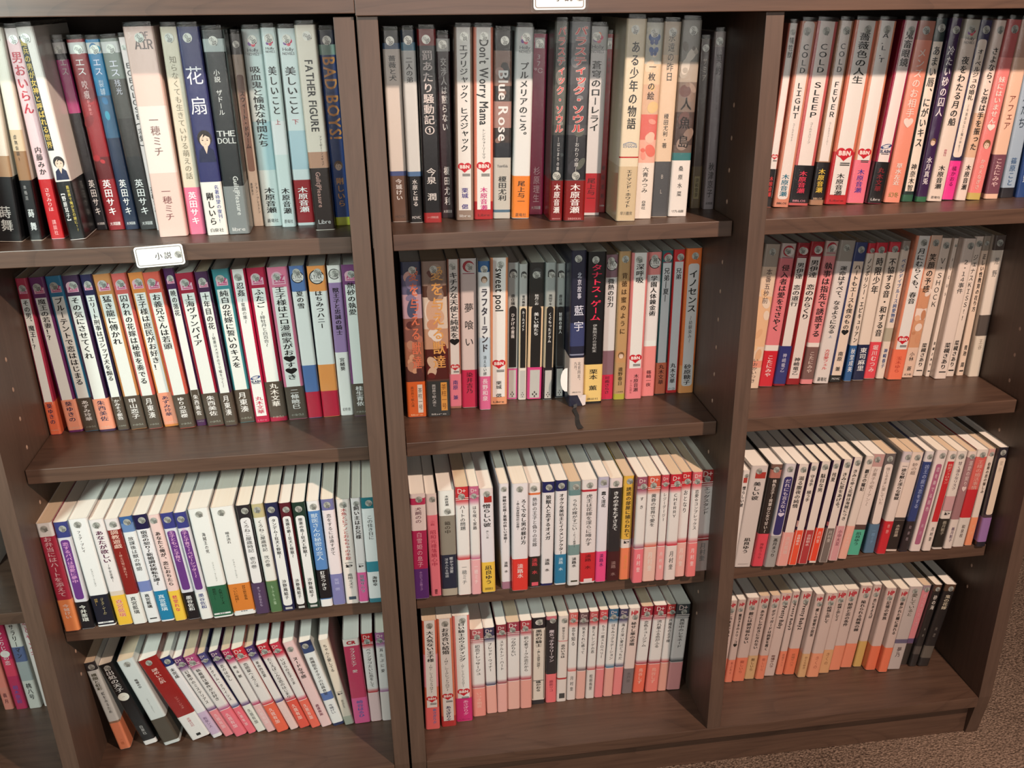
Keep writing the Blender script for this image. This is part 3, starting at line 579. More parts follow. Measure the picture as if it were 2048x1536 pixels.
BOOKS = r"""
@A1 706.3
-390.2 90.7 25.3 216.1 51.3|C=e6ddd0;G=.58,.68,b09070;O=.68,1,15161a;T=虚無仮説,333,.2,.5,.4;A=蒔舞,cfd8d8,.82,.95,.5
-363.8 93.5 12.9 215.5 17.0|C=ece6da;G=.5,.7,9a7452/.46,.56,d9c3a4;O=.7,1,131418;T=虚無仮説1,333,.48,.61,.26,-.1,n;A=蒔舞,e0e8ea,.83,.96,.5;X=本格派,aaa,.72,.8,.25,-.1,n
-342.6 97.3 14.5 214.5 -18.7|C=efc9cf;G=.0,.05,e2d6d6;O=.7,1,c01820;T=男おいらん,c01838,.1,.39,.75;A=内藤みか,222,.54,.68,.5;X=さちみりほ,f6dada,.74,.86,.4,0,n;Y=講談社,f0c0c0,.9,.98,.3,0,n
-319.8 88.7 16.8 215.9 -52.2|C=efe9e4;P=.04,.56,.36,151517,-.24;O=.71,1,101113;T=踊兵の男が女神と呼ばれる世界,e8c860,.05,.55,.34,-.24;A=【野原耳子】,eee,.75,.92,.26,-.2;X=異世界で俺が王の嫁に!?,f0d860,.73,.96,.2,.18,n;M=face,.62,.3
-304.4 135.3 13.0 202.0 -51.2|C=1b1a22;G=.1,.37,c2408c/.015,.07,cfcfcf;T=エス,eee,.09,.18,.55,.05,n;A=英田サキ,f4f4f4,.72,.92,.5;U=大洋図書,fff,.955,.975
-288.2 131.9 18.2 201.8 -38.5|C=8e1420;Z=42,.2,.7,6,a81c28,7a0c18,b42830;G=.015,.07,cfcfcf/.6,.72,5e0a12;T=エス,eee,.09,.18,.55,0,n;X=咬痕,e8c8c8,.2,.3,.35,0,n;Y=かみあと,e8a0a0,.3,.38,.2,0,n;A=英田サキ,f4f4f4,.72,.92,.5;U=大洋図書,fff,.955,.975
-270.9 131.2 15.3 201.6 -38.5|C=1a2c4a;Z=43,.02,.5,6,2088b8,1c6ca0,2c90b0;G=.0,.28,1c7cae/.28,.5,28587c/.015,.07,cfcfcf;T=エス,eef,.09,.18,.55,0,n;X=裂罅,cde,.2,.28,.35,0,n;A=英田サキ,f4f4f4,.72,.92,.5;U=大洋図書,fff,.955,.975
-252.4 127.6 18.5 202.3 -44.1|C=2b2a2c;G=.0,.2,7d857f/.2,.4,4a4642/.4,.6,3a3432/.015,.07,cfcfcf;T=エス,eef,.1,.19,.55,0,n;X=残光,dde,.2,.28,.35,0,n;A=英田サキ,f4f4f4,.72,.92,.5;U=大洋図書,fff,.955,.975
-238.1 122.3 8.8 203.8 -36.8|C=e9dede;T=ＥＣＥＣＬＯＳＥ(求愛),111,.12,.56,.8;A=英槻さあり,111,.76,.94,.7;U=■■,333,.95,.965
-218.2 85.6 30.0 214.8 -14.7|C=efcfc6;G=.36,.68,f2e4de;T=一穂ミチ,8a6a66,.4,.6,.34,.0,n;X=ＡＩＲ,7a6a6a,.05,.11,.6,.1,h;A=一穂ミチ,8a5a5a,.75,.92,.34,0,n;Y=ＯＦ,8a7a7a,.02,.06,.3,.15,h
-193.4 92.9 17.8 214.2 2.3|C=ddd4c0;G=.76,1,f07a9c;T=知らなくても生きていける萌えの話,8a8270,.13,.72,.42,0,n;A=英田サキ,fff,.78,.95,.5
-170.4 84.4 22.7 214.2 -9.6|C=2f3268;G=.73,1,efece6;T=花扇,f2f2fa,.15,.43,.8,0,ns;A=剛しいら,222,.78,.95,.36,-.12;X=名著待望の復刊！,2b3c96,.745,.94,.22,.24;M=face,.52,.7;U=白泉社,555,.965,.985
-147.0 83.8 22.3 210.8 -7.3|C=22272a;G=.04,.1,aab4b4;O=.75,1,80888a;T=小説　ザドール,dfe4e4,.18,.4,.3,-.05,n;X=ＴＨＥ　ＤＯＬＬ,cfd6d6,.47,.54,.85,0,h2;A=Guilt|Pleasure,cfd6d6,.7,.9,.26,.15,r;U=libre,ddd,.96,.985
-129.6 123.0 11.7 205.3 -7.3|C=cdbcab;G=.0,.1,6b6b6b;P=.2,.7,.62,8a6a5c,0,r;T=スウィート・ドリーム,111,.28,.58,.5,0;A=ジョン・プレストン,333,.76,.93,.24,.22,n;X=嘉野葉子,333,.76,.83,.2,-.2,n;Y=プレックスライン,333,.115,.15,.7,0,n3;K=.05
-112.9 119.7 19.9 210.0 -4.2|C=cfe0e0;G=.0,.12,b9c4c4/.45,.7,a8ccd4;T=吸血鬼と愉快な仲間たち,111,.175,.58,.6;A=木原音瀬,111,.79,.93,.6;M=ho,.09;U=蒼竜社,444,.96,.98
-94.7 111.8 15.6 211.6 -1.5|C=dfeeee;G=.45,.62,f0f4f6;T=美しいこと,111,.18,.42,.6;X=上,c02838,.44,.47,.4;A=木原音瀬,111,.79,.93,.6;M=ho,.09;U=蒼竜社,444,.96,.98
-75.9 116.8 20.2 210.4 -2.4|C=dce8ea;G=.5,.7,b8d4e0;O=.755,.985,9c1420;T=美しいこと,111,.18,.42,.6;X=下,c02838,.44,.47,.4;A=木原音瀬,fff,.79,.93,.6;M=ho,.09
-53.0 86.6 21.7 214.3 -9.8|C=efe6d8;G=.6,.68,c89a80;O=.68,1,2a1c18;T=FATHER FIGURE,222,.16,.5,.42,0,r;A=Guilt|Pleasure,c89a90,.7,.88,.26,-.1,r;X=ファーザー・フィギュア,333,.52,.67,.16,.2,n;U=Libre,ddd,.94,.97
-32.7 108.5 17.8 208.6 -9.9|C=22468c;G=.0,.07,15203c/.07,.12,9fc4b8/.955,1,c6cc3c;T=BAD BOYS!,f0a24c,.13,.54,.8,0,r;A=剛しいら,e8a860,.74,.9,.5;M=face2,.68,.5
@A2 451.6
-408.6 151.1 13.3 199.3 -3.5|ez;C=b23350;O=.78,1,e8734e,;T=その男、魔王！？,,.13,.44;A=葵ゆきの,2a2c50
-385.7 154.3 17.7 198.6 -39.3|ez;C=6a2a66;O=.78,.985,f0a184;T=魔王の若妻！？,,.13,.39;A=葵ゆきの,2a2c50
-366.3 154.3 18.5 199.3 -42.1|ez;C=2d7fa8;T=ブルーテントで恋ははじまる,,.13,.69;A=あずみ玲華
-346.6 150.0 19.8 200.2 -41.2|ez;C=3c2346;O=.78,.985,f0a184;T=その気にさせてくれ,,.13,.52;A=朱西美佐,2a2c50
-327.6 150.5 13.9 200.3 -47.6|ez;C=23224e;T=エリート刑事はゴシップ犬を煽る,,.13,.67;A=かみそう都芭
-308.9 150.6 20.1 199.9 -54.4|ez;C=c98a52;T=猛き龍に傅かれ,,.13,.44;A=甲山恋子
-288.8 148.4 17.3 200.4 -56.8|ez;C=d4655f;T=囚われの花嫁は秘蜜を奏でる,,.13,.7;A=月東湊
-269.7 152.4 18.2 199.6 -61.3|ez;C=dc8c48;O=.77,.985,f0a184;T=王子様は庶民がお好き！,,.13,.62;A=あずみ玲華,2a2c50
-249.2 143.1 19.9 201.5 -64.1|ez;C=d8604f;T=お義兄さんは若頭,,.13,.48;A=ゆりの菜櫻
-232.4 148.1 12.8 204.0 -52.0|ez;C=4a1d50;T=暁の落花,,.13,.29;A=朱西美佐;O=.76,.96,564b40
-214.1 143.9 20.9 198.4 -56.1|ez;C=a01c38;T=上海ヴァンパイア,,.13,.46;A=朱西美佐
-195.2 141.4 15.8 199.7 -49.6|ez;C=46224a;T=十年目の花,,.13,.36;A=月東湊;X=～秘書はメガネの下で嘘をつく～,222,.38,.74,.26,0,n
-176.5 149.0 20.6 199.9 -39.9|ez;C=3f8f98;T=純白の花嫁に誓いのキスを,,.13,.63;A=月東湊
-156.8 145.5 17.5 199.7 -33.7|C=c01c48;P=.0,.955,.72,f2f4f2;T=忍姦,111,.08,.17,.55;X=～蜜戯の策～,222,.18,.34,.3,0,n;M=sl,.71;A=丸木文華,d02050,.82,.94,.55;U=Libre,e890a8,.975,.99
-136.6 146.3 21.9 200.2 -31.6|ez;C=b01840;O=.73,.97,564b40;T=ふたご,,.13,.25;X=～緋牡丹と白百合～,222,.27,.5,.3,0,n;A=丸木文華,f4f0ea,.74,.9
-112.6 148.7 24.6 199.2 -27.8|ez;C=d87a98;T=王子様はエロ漫画家がお♥す♥き,,.12,.73;A=二條暁巳
-90.8 149.3 18.0 199.5 -22.0|lx;C=5a7cb4;T=夏の雪,111,.155,.27,.5
-70.2 150.1 21.8 198.2 -10.8|lx;C=f0a058;T=はちみつハニー,111,.155,.4,.45
-50.7 151.2 16.2 197.7 -2.5|C=f2f2ee;G=.11,.565,a084b4;T=獣王子と忠誠の騎士,111,.14,.45,.5;A=宮緒葵,111,.6,.69,.4;M=lx,.055;U=幻冬舎,666,.93,.985
-32.4 145.6 19.2 199.1 -0.5|ez;C=7a4478;T=熱砂の執愛,,.11,.32;A=桂生青依
@B1 706.3
32.6 114.0 19.2 206.7 6.1|C=e8e0d8;G=.0,.06,14161c/.06,.09,48688c/.72,.75,4a5a94;O=.745,1,6e5040;T=薔薇と犬,222,.12,.25,.45;A=今城けい,eee,.76,.88,.4;U=MOVIC,4a3a34,.96,.98
50.6 106.1 15.7 207.5 6.4|C=e6ecec;G=.0,.06,1a3048/.06,.1,6ca0bc/.72,.75,5a80b0;O=.745,1,101014;T=二人の弟,222,.13,.26,.5;A=水原とほる,eee,.76,.91,.4;U=MOVIC,eee,.96,.98
69.3 102.5 20.6 208.2 12.4|C=15141a;G=.0,.08,8e2024/.945,1,b02c30;T=罰あたり騒動記①,f2ecec,.1,.53,.6;A=今泉　潤,eee,.7,.88,.55;U=シーズ情報出版,f0c8c8,.95,.99
88.6 126.1 16.1 201.4 10.9|C=30141e;G=.02,.085,cfd4d4;T=交渉人は黙らない,eee,.115,.51,.42;A=榎田尤利,f4f4f4,.7,.93,.42;U=大洋図書,eee,.95,.975
107.3 108.7 20.5 209.2 24.1|bb;C=948074;T=エブリジャック、ヒズジャック,111,.08,.63,.48;A=栗城　偲,3c2a88,.82,.94,.4;U=libre,ddd,.965,.985
129.4 109.0 22.2 208.9 25.0|bb;C=e08068;G=.9,1,b01c24;T=Don't Worry Mama,111,.06,.49,.5,0,r;A=木原音瀬,d02880,.82,.95,.4;X=トンドウォーリーママ,222,.51,.67,.2,0,n;U=Libre,702020,.965,.985
151.1 109.4 20.4 205.3 26.1|C=3a302e;Z=31,.1,.58,9,a8827a,4a3a36,8c6c60,2c2624;G=.0,.1,262424/.28,.36,2c2624/.36,.5,a8827a/.1,.28,8c6c60/.58,.66,20222a/.66,1,c8c4bc/.95,.965,4c6c84;T=Blue Rose,eee,.2,.57,.6,0,r;A=榎田尤利,3a3a3a,.76,.9,.5;X=Yuuri Eda,888,.69,.72,.6,0,h
172.4 105.3 20.5 208.5 37.8|C=e8eaea;G=.0,.12,c8cccc;O=.765,1,ee8a34;T=プルメリアのころ。,111,.17,.57,.5;A=尾上与一,222,.79,.92,.45;M=ho,.09;U=蒼竜社,333,.97,.99
193.5 124.6 18.0 200.9 30.8|C=a02450;G=.0,1,a02450;P=.02,.075,.6,c8cccc;T=37℃,f0d8e0,.1,.21,.5,-.05,n;A=杉原理生,f0d0da,.72,.93,.45,0,n;U=大洋図書,eee,.95,.97
210.9 84.1 15.3 214.3 30.8|C=464844;Z=21,.02,.5,8,8a8c86,6c6e68,3c3e3c/22,.5,.76,6,20262c,3c4448,181c22;G=.0,.1,6e706a/.3,.5,555852/.55,.78,20242a;O=.785,1,7e1014;T=パラスティック・ソウル,d03838,.02,.54,.62,0,;V=f0dcd4;X=―はじまりの章―,ddd,.56,.76,.22,0,n;A=木原音瀬,f4f4f4,.8,.96,.5;K=.76;U=SHINSHOKAN,daa,.98,.995
231.6 79.9 24.3 214.2 28.6|C=4a4b50;Z=23,.02,.5,8,7c7e84,44444c,9a9a9e/24,.5,.76,6,34343c,5c6058,1c1c24;G=.0,.1,6a6c70/.3,.5,3c3c42/.55,.78,24242a;O=.785,1,86100f;T=パラスティック・ソウル,d03838,.02,.54,.62,0,;V=f0dcd4;X=―おわりの章―,ddd,.56,.74,.22,0,n;A=木原音瀬,f4f4f4,.8,.96,.5;K=.76;U=SHINSHOKAN,daa,.98,.995
256.1 107.3 23.4 208.2 31.4|C=dfe0e2;G=.0,.12,b8bcbc;O=.765,.985,b8202c;T=蒼穹のローレライ,111,.17,.54,.5;A=尾上与一,501820,.79,.92,.45;M=ho,.09
273.5 122.3 9.4 199.8 28.7|C=9c1822;P=.02,.08,.62,ccd0d0;T=捕食者「る」エデンの蛇・,4a0c14,.12,.5,.3,0,n;A=榎田尤利,40141c,.71,.93,.42;U=大洋図書,eee,.95,.97
290.2 68.6 22.8 216.6 28.7|C=ece0c6;O=.715,1,d8c4a2;T=ある少年の物語,222,.1,.53,.46;X=Ａ　ＢＯＹ'Ｓ　ＯＷＮ,8a9ab8,.59,.62,.7,0,h2;A=エドマンド・ホワイト,333,.73,.93,.3,.05;U=早川書房,444,.95,.97;G=.665,.672,c02c2c;n=thick cream hardback
312.7 77.1 21.2 212.4 28.8|C=efe4da;G=.0,.2,cfd0c4/.2,.3,e6cfae/.3,.45,e0bca0/.45,.58,e0726a/.58,.7,efb8a6;Z=12,.02,.45,8,dcdccc,e8c890,f0dcc0,c8d0c8/13,.45,.7,6,f0a090,e87868,f4c8b4;T=一枚の絵,4a3a34,.19,.38,.4,0,s;A=六青みつみ,333,.72,.86,.36,0,n;X=白泉社,555,.9,.95,.25,0,n;M=fly,.1
334.1 82.0 20.3 212.8 28.2|C=e8cfb4;G=.0,.16,cfc0ac;O=.7,1,54565a;T=永遠の昨日,333,.05,.29,.4,0,n;A=榎田尤利・著,333,.45,.63,.3,0,n;X=ＢＬ,d8d0c8,.74,.9,.2,0,n
356.3 82.2 22.9 214.2 28.2|C=6c5c54;Z=9,.0,.3,7,b8b0a4,d8d0c4,787068/10,.3,.65,9,8a7468,6a4c48,a08c80,564440;G=.0,.2,8c8a84/.2,.3,b0a496/.3,.45,7e6e64/.45,.62,4c3e3a/.66,.7,3c7c80/.7,1,efeae6;T=人魚島,1a1614,.36,.65,.6,0,s;A=桑原水菜,444,.72,.9,.26,0,ns;U=リブレ出版,333,.965,.98
391.3 123.6 13.2 192.9 6.9|C=3e2c22;G=.74,1,5e4e34;T=サミア,b0a090,.1,.24,.42,0,n;P=.8,.94,.5,8c8058;A=須和雪里,3a3018,.81,.93,.34
405.6 115.7 14.0 200.8 5.7|C=80767a;G=.0,.08,948a88;T=契約,2a2224,.11,.24,.5;A=秋津京子,2c2628,.72,.93,.5;X=ワインとロマンス,3a3032,.25,.43,.2,.05,n;U=大洋図書,222,.955,.975
@C1 706.3
479.2 111.5 11.3 208.9 59.0|bb;C=c87868;O=.78,1,18161a;T=犠牲獣,111,.07,.18,.5;A=木原音瀬,d83838,.82,.94,.45
495.5 108.3 20.1 210.4 64.3|C=d89078;P=.0,.955,.66,f0e8e4,0,r;T=ＣＯＬＤ　ＬＩＧＨＴ,111,.11,.51,.5;A=木原音瀬,1c7894,.81,.94,.5;X=コールドライト,777,.53,.63,.16,0,n;U=BIBLOS,222,.97,.985
519.4 112.5 26.6 210.0 64.5|C=c86060;P=.0,.77,.66,f0e8e4;O=.77,.985,17141a;T=ＣＯＬＤ　ＳＬＥＥＰ,111,.11,.51,.5;A=木原音瀬,e0405c,.8,.93,.5;X=コールドスリープ,777,.53,.65,.16,0,n;U=BIBLOS,e8a0b0,.965,.98
543.2 112.4 18.3 210.5 60.9|C=ad8468;P=.0,.75,.66,f0e8e4;O=.755,.97,1a161a;T=ＣＯＬＤ　ＦＥＶＥＲ,111,.11,.51,.5;A=木原音瀬,e8c850,.79,.93,.5;X=コールドフィーバー,777,.53,.66,.16,0,n;U=BIBLOS,e0c0a0,.955,.97
567.6 110.6 28.9 210.2 59.5|bb;C=d8785c;G=.7,1,c02830;T=薔薇色の人生,111,.06,.33,.5;A=木原音瀬,222,.82,.95,.42;U=Libre,701818,.97,.985
594.3 112.4 22.9 209.8 58.7|bb;C=dc9070;O=.75,1,ee7a90;T=Ａ．Ｌ．Ｔ,111,.06,.22,.5;A=木原音瀬,3c3a98,.8,.94,.42
616.2 106.1 19.9 210.0 79.8|C=a01040;P=.0,.76,.68,f0e4e2;O=.76,1,181418;T=鬼畜眼鏡,222,.05,.24,.55;M=sl,.69;A=丸木文華,882028,.79,.93,.45;U=Libre,ddd,.965,.985
640.9 108.6 21.8 209.4 64.9|C=f09a84;G=.0,.1,b87c6c;T=メンズのお相手♥,f4dcd4,.14,.57,.5;A=草水左近,f4ece6,.77,.9,.4;U=幻冬,884,.94,.97
663.0 111.9 15.6 212.0 50.4|C=1c3030;P=.12,.94,.76,efe2d4;T=あまい唇、にがいキス,222,.14,.69,.62;A=神奈木智,222,.78,.94,.5;G=.96,1,2c6048
679.1 107.2 14.7 212.0 50.4|C=3a1c4c;T=冷たい砂の囚人,efe8ee,.14,.52,.6;A=水月真兎,efe8ee,.74,.9,.5;M=face2,.66,.6;G=.97,1,2c6a48;K=.06
697.0 106.8 20.3 210.3 63.8|C=ecdcd0;G=.0,.1,c0bcb0;T=夜をわたる月の船,222,.19,.57,.5;A=木原音瀬,333,.79,.93,.45;X=蒼竜社,c86a80,.7,.74,.5,0,n;M=ho,.09;U=蒼竜社,555,.97,.985
716.3 110.9 16.4 209.3 66.1|C=2c2450;P=.1,.75,.7,efe0d4,0,r;O=.77,1,ee3a98;T=オーベルジュの婚礼,222,.15,.43,.5;X=～今宵あなたと輪の中を～,777,.45,.72,.2,0,n;A=橘かおる,801850,.8,.92,.4
732.2 106.5 14.5 209.2 66.1|C=efdcd2;G=.5,.75,e4bca0/.75,.95,efdcd2;T=さよなら、と君は手を振った,222,.14,.71,.6;A=木原音瀬,222,.79,.94,.5
749.7 106.2 18.2 209.7 65.0|C=f08a88;G=.0,.2,c86868/.96,1,d0b868;T=妹にはいません♥,f8eae4,.3,.6,.5;A=かのえなぎさ,f4d0c8,.76,.94,.35;M=face2,.68,.6
775.1 108.8 18.8 209.1 33.1|C=f0c8b0;G=.0,.2,c8a090;O=.74,.97,7c4c5c;T=アフェア,884038,.4,.6,.5,0,n;A=こたにみや,e8c8c8,.76,.93,.5
798.4 112.3 18.9 209.0 14.6|C=a8bcd0;G=.0,.2,8c98a4/.94,1,282830;T=恋人たち,345,.3,.6,.5,0,n;A=篠原こと,5878a0,.76,.93,.45
818.6 111.4 15.6 208.8 2.3|C=2c4c88;T=青い鳥,dde,.3,.6,.5,0,n;A=海野,cde,.76,.93,.45
@B2 451.6
38.6 128.8 24.4 203.1 12.1|C=6c5a70;Z=3,.03,.35,9,8c84a8,c8a8c0,505878,e8b8b0/4,.35,.74,12,b87c68,d8a888,5c3030,c09078,7a4438;G=.0,.08,3c4460/.08,.2,6c6a8c/.2,.35,c8a8b8/.35,.5,8a5c54/.5,.66,a87058/.66,.76,58302c;O=.76,1,e26a2c;T=愛を与える獣達,e88060,.03,.68,.5,.12;X=茶柱一号,222,.8,.95,.22,.2;A=異世界で獣人達,744020,.79,.93,.18,-.2,n;P=.78,.97,.26,e8e2da,.2;U=libre,f4d0a8,.975,.99;n=thick illustrated sunset-toned book
66.5 126.2 30.2 203.3 11.1|C=5a4038;Z=5,.02,.24,7,8c7468,b09a8c,6c3c34/6,.24,.5,8,f0e4d8,e0b89c,d8a080,f4ece4/8,.5,.74,8,6c2420,4a1816,dcc0a8,803028;G=.0,.15,9c8478/.15,.22,5c3c30/.22,.42,e8d8c8/.42,.55,d0a488/.55,.75,58201c;O=.76,1,35393a;T=愛を与える獣達,f0b468,.03,.68,.55,.1;A=異世界で獣人達と,ddd,.78,.93,.18,-.18,n;X=茶柱一号,7a4010,.78,.95,.22,.24;P=.77,.96,.26,e8a850,.24;U=libre,ddd,.975,.99;n=thick illustrated brown book
90.2 149.8 15.6 198.7 19.6|bb;C=b07868;O=.76,.985,f0889c;T=キチクな天使と純愛を♥,111,.08,.56,.7;A=南原　兼,283080,.8,.94,.45
108.6 148.9 20.3 198.9 21.9|C=eadcda;G=.0,.1,e8e8e8;O=.735,1,d8305c;T=夢喰い,222,.26,.6,.6,0,ns;A=染井吉乃,501828,.75,.9,.45;M=arc,.05
127.7 138.5 14.9 197.3 18.3|C=e6eaec;G=.0,.07,2c5c90/.5,.7,c4d8e8;O=.765,1,e46c9c;T=ラフターランド,222,.17,.6,.6;V=a8a8b8;X=消えない絆,333,.62,.76,.3,0,n;A=長野和泉,f4e8ee,.78,.94,.5;M=face2,.12,.9
147.1 152.7 23.0 197.1 25.4|bb;C=e8a078;T=sweet pool,111,.07,.35,.5,0,r;A=栗城　偲,222,.83,.95,.35;U=Libre,222,.97,.99;G=.0,1,e8a078
167.0 167.6 14.7 186.3 24.8|cx;C=b4b8b6;T=ひかげの薔薇,eee,.355,.54;A=鹿住槇,333;O=.765,1,d84a94
180.3 163.8 10.5 184.9 23.0|cx;C=b8bab8;G=.3,.76,e8d4b4;T=ルームメイト,eee,.33,.48;A=雪代鞠絵,333;O=.755,1,e8e0d4
196.3 162.5 19.8 186.2 29.7|cx;C=2a2826;G=.31,.76,e8c8a4;T=美しい獣たち,eee,.35,.52;A=秋月こお,ddd;O=.755,1,d84484
213.7 158.0 13.4 186.5 27.9|cx;C=a4aaa8;G=.31,.76,c8b89c;T=くぐもったドラム,eee,.35,.57;A=英田サキ,333;O=.755,1,221c20
230.6 163.6 12.3 183.4 9.0|cx;C=a4aaa8;G=.31,.76,4c4e50;T=制服の愛人,eee,.35,.51;A=鹿住槇,333;O=.76,1,20202a
246.9 129.8 19.3 207.5 9.0|C=24263c;G=.45,.6,3c4470/.65,.66,8c90a8;T=藍宇,eef,.32,.52,.7,.05,ns;X=北京故事,eef,.13,.3,.3,.05,n;O=.675,.925,ead6cc;A=北京同志。,444,.7,.84,.22,.15,n;Y=九月。,444,.7,.77,.22,-.1,n;U=講談社,666,.9,.91;n=thick dark hardback with ribbon
269.7 134.9 24.9 203.4 15.4|C=121214;O=.73,.985,f2cf82;T=タナトス・ゲーム,f03058,.075,.44,.75;X=伊集院大介の世紀末,ccc,.46,.65,.24,0,n;A=栗本　薫,222,.76,.91,.5;U=講談社,333,.96,.975
291.4 145.5 17.0 196.3 14.1|lx;C=8a6874;G=.15,.65,dcd8d8;O=.82,1,d0244c;T=微熱の引力,111,.155,.35,.5;A=可南さらさ,401020,.83,.96,.4
308.0 142.6 15.3 200.5 14.2|C=c09a6c;G=.66,.74,c89868/.96,1,b4b040;T=背徳は蜜のように,4a3018,.13,.55,.5,0,s;A=遠野春日,4a3820,.77,.9,.42;U=二見書房,654,.94,.95;M=face2,.69,.55
327.3 141.5 22.2 198.1 14.2|bb;C=e08484;O=.78,1,e8868c;T=深呼吸,111,.07,.2,.5;A=木原音瀬,401820,.82,.95,.32,.1;X=あじみね朔生,802830,.86,.96,.16,-.2,n
348.4 147.6 18.3 196.5 12.4|lx;C=ee9490;G=.15,.6,e8e4e4;O=.82,1,ee8a8a;T=学園人体錬金術,111,.155,.43,.5;A=篠崎一夜,501820,.81,.93,.4
366.6 151.8 15.9 196.3 9.1|C=28686c;P=.08,.77,.7,dcdce0;O=.77,1,e07858;T=兄弟―夏―,111,.11,.34,.5;A=丸木文華,401818,.78,.93,.5;M=arc,.04
383.4 153.8 15.8 196.8 6.7|C=d02c30;P=.08,.98,.7,dcdce0;T=兄弟,111,.12,.2,.5;A=丸木文華,111,.78,.93,.5;U=イースト,333,.955,.985
402.8 150.2 20.8 198.5 3.2|C=ee7c3c;P=.1,.95,.7,dcd8d8,0,r;T=イノセンス,111,.14,.43,.6;X=～幼馴染み～,444,.45,.64,.25,0,n;A=砂原糖子,111,.79,.94,.5;G=.8,1,e8a060
@C2 451.6
495.5 149.4 20.9 199.1 62.9|C=eed4bc;Z=51,.3,.8,6,f4cca0,e8b890,f0dcc8;G=.0,.15,b0a498/.35,.7,f0c49c/.8,.85,f0a088;T=本番五秒前,655,.16,.4,.4,0,n;A=いおかいつき,655,.78,.96,.36,0,n
516.8 152.6 20.4 198.3 73.4|C=e8848c;G=.0,.1,c8b8b4/.7,.76,f2ece6;O=.74,1,d82838;T=侵入者は愛をささやく,222,.14,.6,.55;A=こたにみや,f4e4e4,.77,.93,.45;M=arc,.05
536.4 151.5 17.8 198.5 73.9|C=8e1c28;P=.1,.71,.7,ece6e2;O=.71,.985,34387c;T=男伊達　恋の道行,111,.13,.43,.6;A=神崎竜乙,dde,.76,.9,.35,0,n;M=arc,.05
556.2 152.8 20.0 198.9 72.6|C=9c1c24;P=.1,.955,.7,ece0da;T=男伊達　恋のからくり,111,.12,.53,.6;A=神崎竜乙,111,.8,.93,.45;M=arc,.05
575.9 151.7 17.9 199.1 70.9|C=ee9498;G=.0,.1,c8b4ac;O=.73,.965,80605c;G=.7,.73,f4ece6;T=執事は指先で誘惑する,222,.14,.66,.65;A=こたにみや,e0ccc4,.76,.92,.45;M=arc,.04
596.6 150.3 22.0 199.4 73.3|C=e8e0dc;G=.0,.14,a49c94;T=運命はすべて、なるようになる,333,.17,.64,.5;X=上,68a,.65,.67,.3;A=方百愛フェル,e06868,.75,.9,.4;U=蒼竜社,333,.955,.985
617.8 152.3 18.2 195.5 70.2|C=3a4474;P=.13,.95,.76,ecd8c8;T=ハートもエースも僕のもの♥,222,.15,.65,.5;A=南原　兼,222,.77,.92,.42;G=.95,1,222;U=MOVIC,ddd,.965,.985
636.3 152.6 10.8 193.7 52.6|C=ecdcce;G=.0,.07,c83040;O=.73,1,34649c;T=ノンポリシー・エピキュリアン,222,.1,.71,.55;A=秋堂成美,e8ecf0,.75,.93,.6
652.3 153.3 17.5 193.5 45.2|C=ecdcce;G=.0,.07,cc3040;O=.73,1,20284c;T=時限少年,222,.1,.36,.6;A=東司麻里,f0f0f0,.75,.93,.6
670.3 156.1 17.1 192.8 57.0|C=ecdcce;G=.0,.07,cc3040;O=.72,1,e84c58;T=不協する音・和する音,222,.11,.68,.6;A=堀川むつみ,f4dcdc,.74,.95,.5;P=.01,.06,.7,d84050
685.6 154.4 11.9 194.1 54.8|C=ecdcce;G=.0,.06,9c9088/.62,.72,b8b09c;T=ペインデイブルース純愛物語,4468a0,.12,.58,.5;A=神崎春子,3c5890,.77,.92,.45
703.2 146.4 22.1 201.7 58.1|bb;C=e89474;O=.78,1,f47c5c;T=月にむらくも、春音,111,.08,.46,.5;A=玉木ゆら,c84c38,.83,.95,.4
724.5 151.3 18.3 200.4 55.2|C=e8c8b4;Z=33,.36,.78,8,d89c78,f0dcd0,c88c68,e8b898;G=.36,.5,d89c78/.5,.58,f0dcd0/.58,.78,d8a07c;T=笑顔の予感,222,.12,.39,.55;A=小林　蒼,333,.81,.95,.4,0,n;U=幻冬,333,.97,.985
742.4 154.7 15.7 195.2 53.8|C=ecdcd0;T=Ｖ・ＳＨＯＣＫ,333,.13,.49,.6,0,n;A=菜槻さあり,222,.75,.93,.5;U=■■,222,.955,.963
755.0 151.0 6.0 195.5 47.4|C=ecdcd0;T=ＦＯＣＵＳ,333,.12,.42,.6,0,n;A=菜槻さあり,222,.73,.93,.5;U=■■,222,.955,.963
767.6 138.9 18.2 197.2 47.4|C=ecdcd2;T=２・１４事件,444,.14,.38,.5,0,n;A=菜槻さあり,222,.73,.93,.5;U=■■,222,.945,.953
785.3 145.9 14.2 197.8 42.5|C=ecdcd0;T=ジェナスＫＩＳＳ!!,333,.12,.59,.5,0,n;A=菜槻さあり,222,.73,.93,.5;U=■■,222,.95,.96
802.0 146.9 10.5 197.6 22.1|C=eed6c2;G=.0,.1,a09488;T=正しい性教育の在り方,222,.12,.53,.5;A=青池　周,222,.77,.94,.5;U=■■■,222,.96,.97
818.7 139.6 17.1 199.5 9.2|C=ece0d4;G=.0,.1,5c504c/.55,.7,5c5450/.7,1,e8dccc;T=荒野,777,.13,.3,.4,0,n;A=王谷,a89c90,.72,.8,.35,0,n
@A3 229.6
-404.4 47.2 17.8 153.4 -28.5|C=b4304a;G=.0,.12,f0eeec;O=.7,1,f0935c;T=お弁当にはハートを添えて,f0c4cc,.12,.67,.55;A=今城けい,f4e4dc,.74,.88,.42
-386.5 49.5 16.3 152.0 -30.1|pk;C=dcdce4;G=.0,.14,3c4484;O=.74,1,1c1b20;T=恋するパパは溺愛に夢中,e8a8dc,.18,.56,.45;A=今井茶環,efefe8,.77,.93,.5
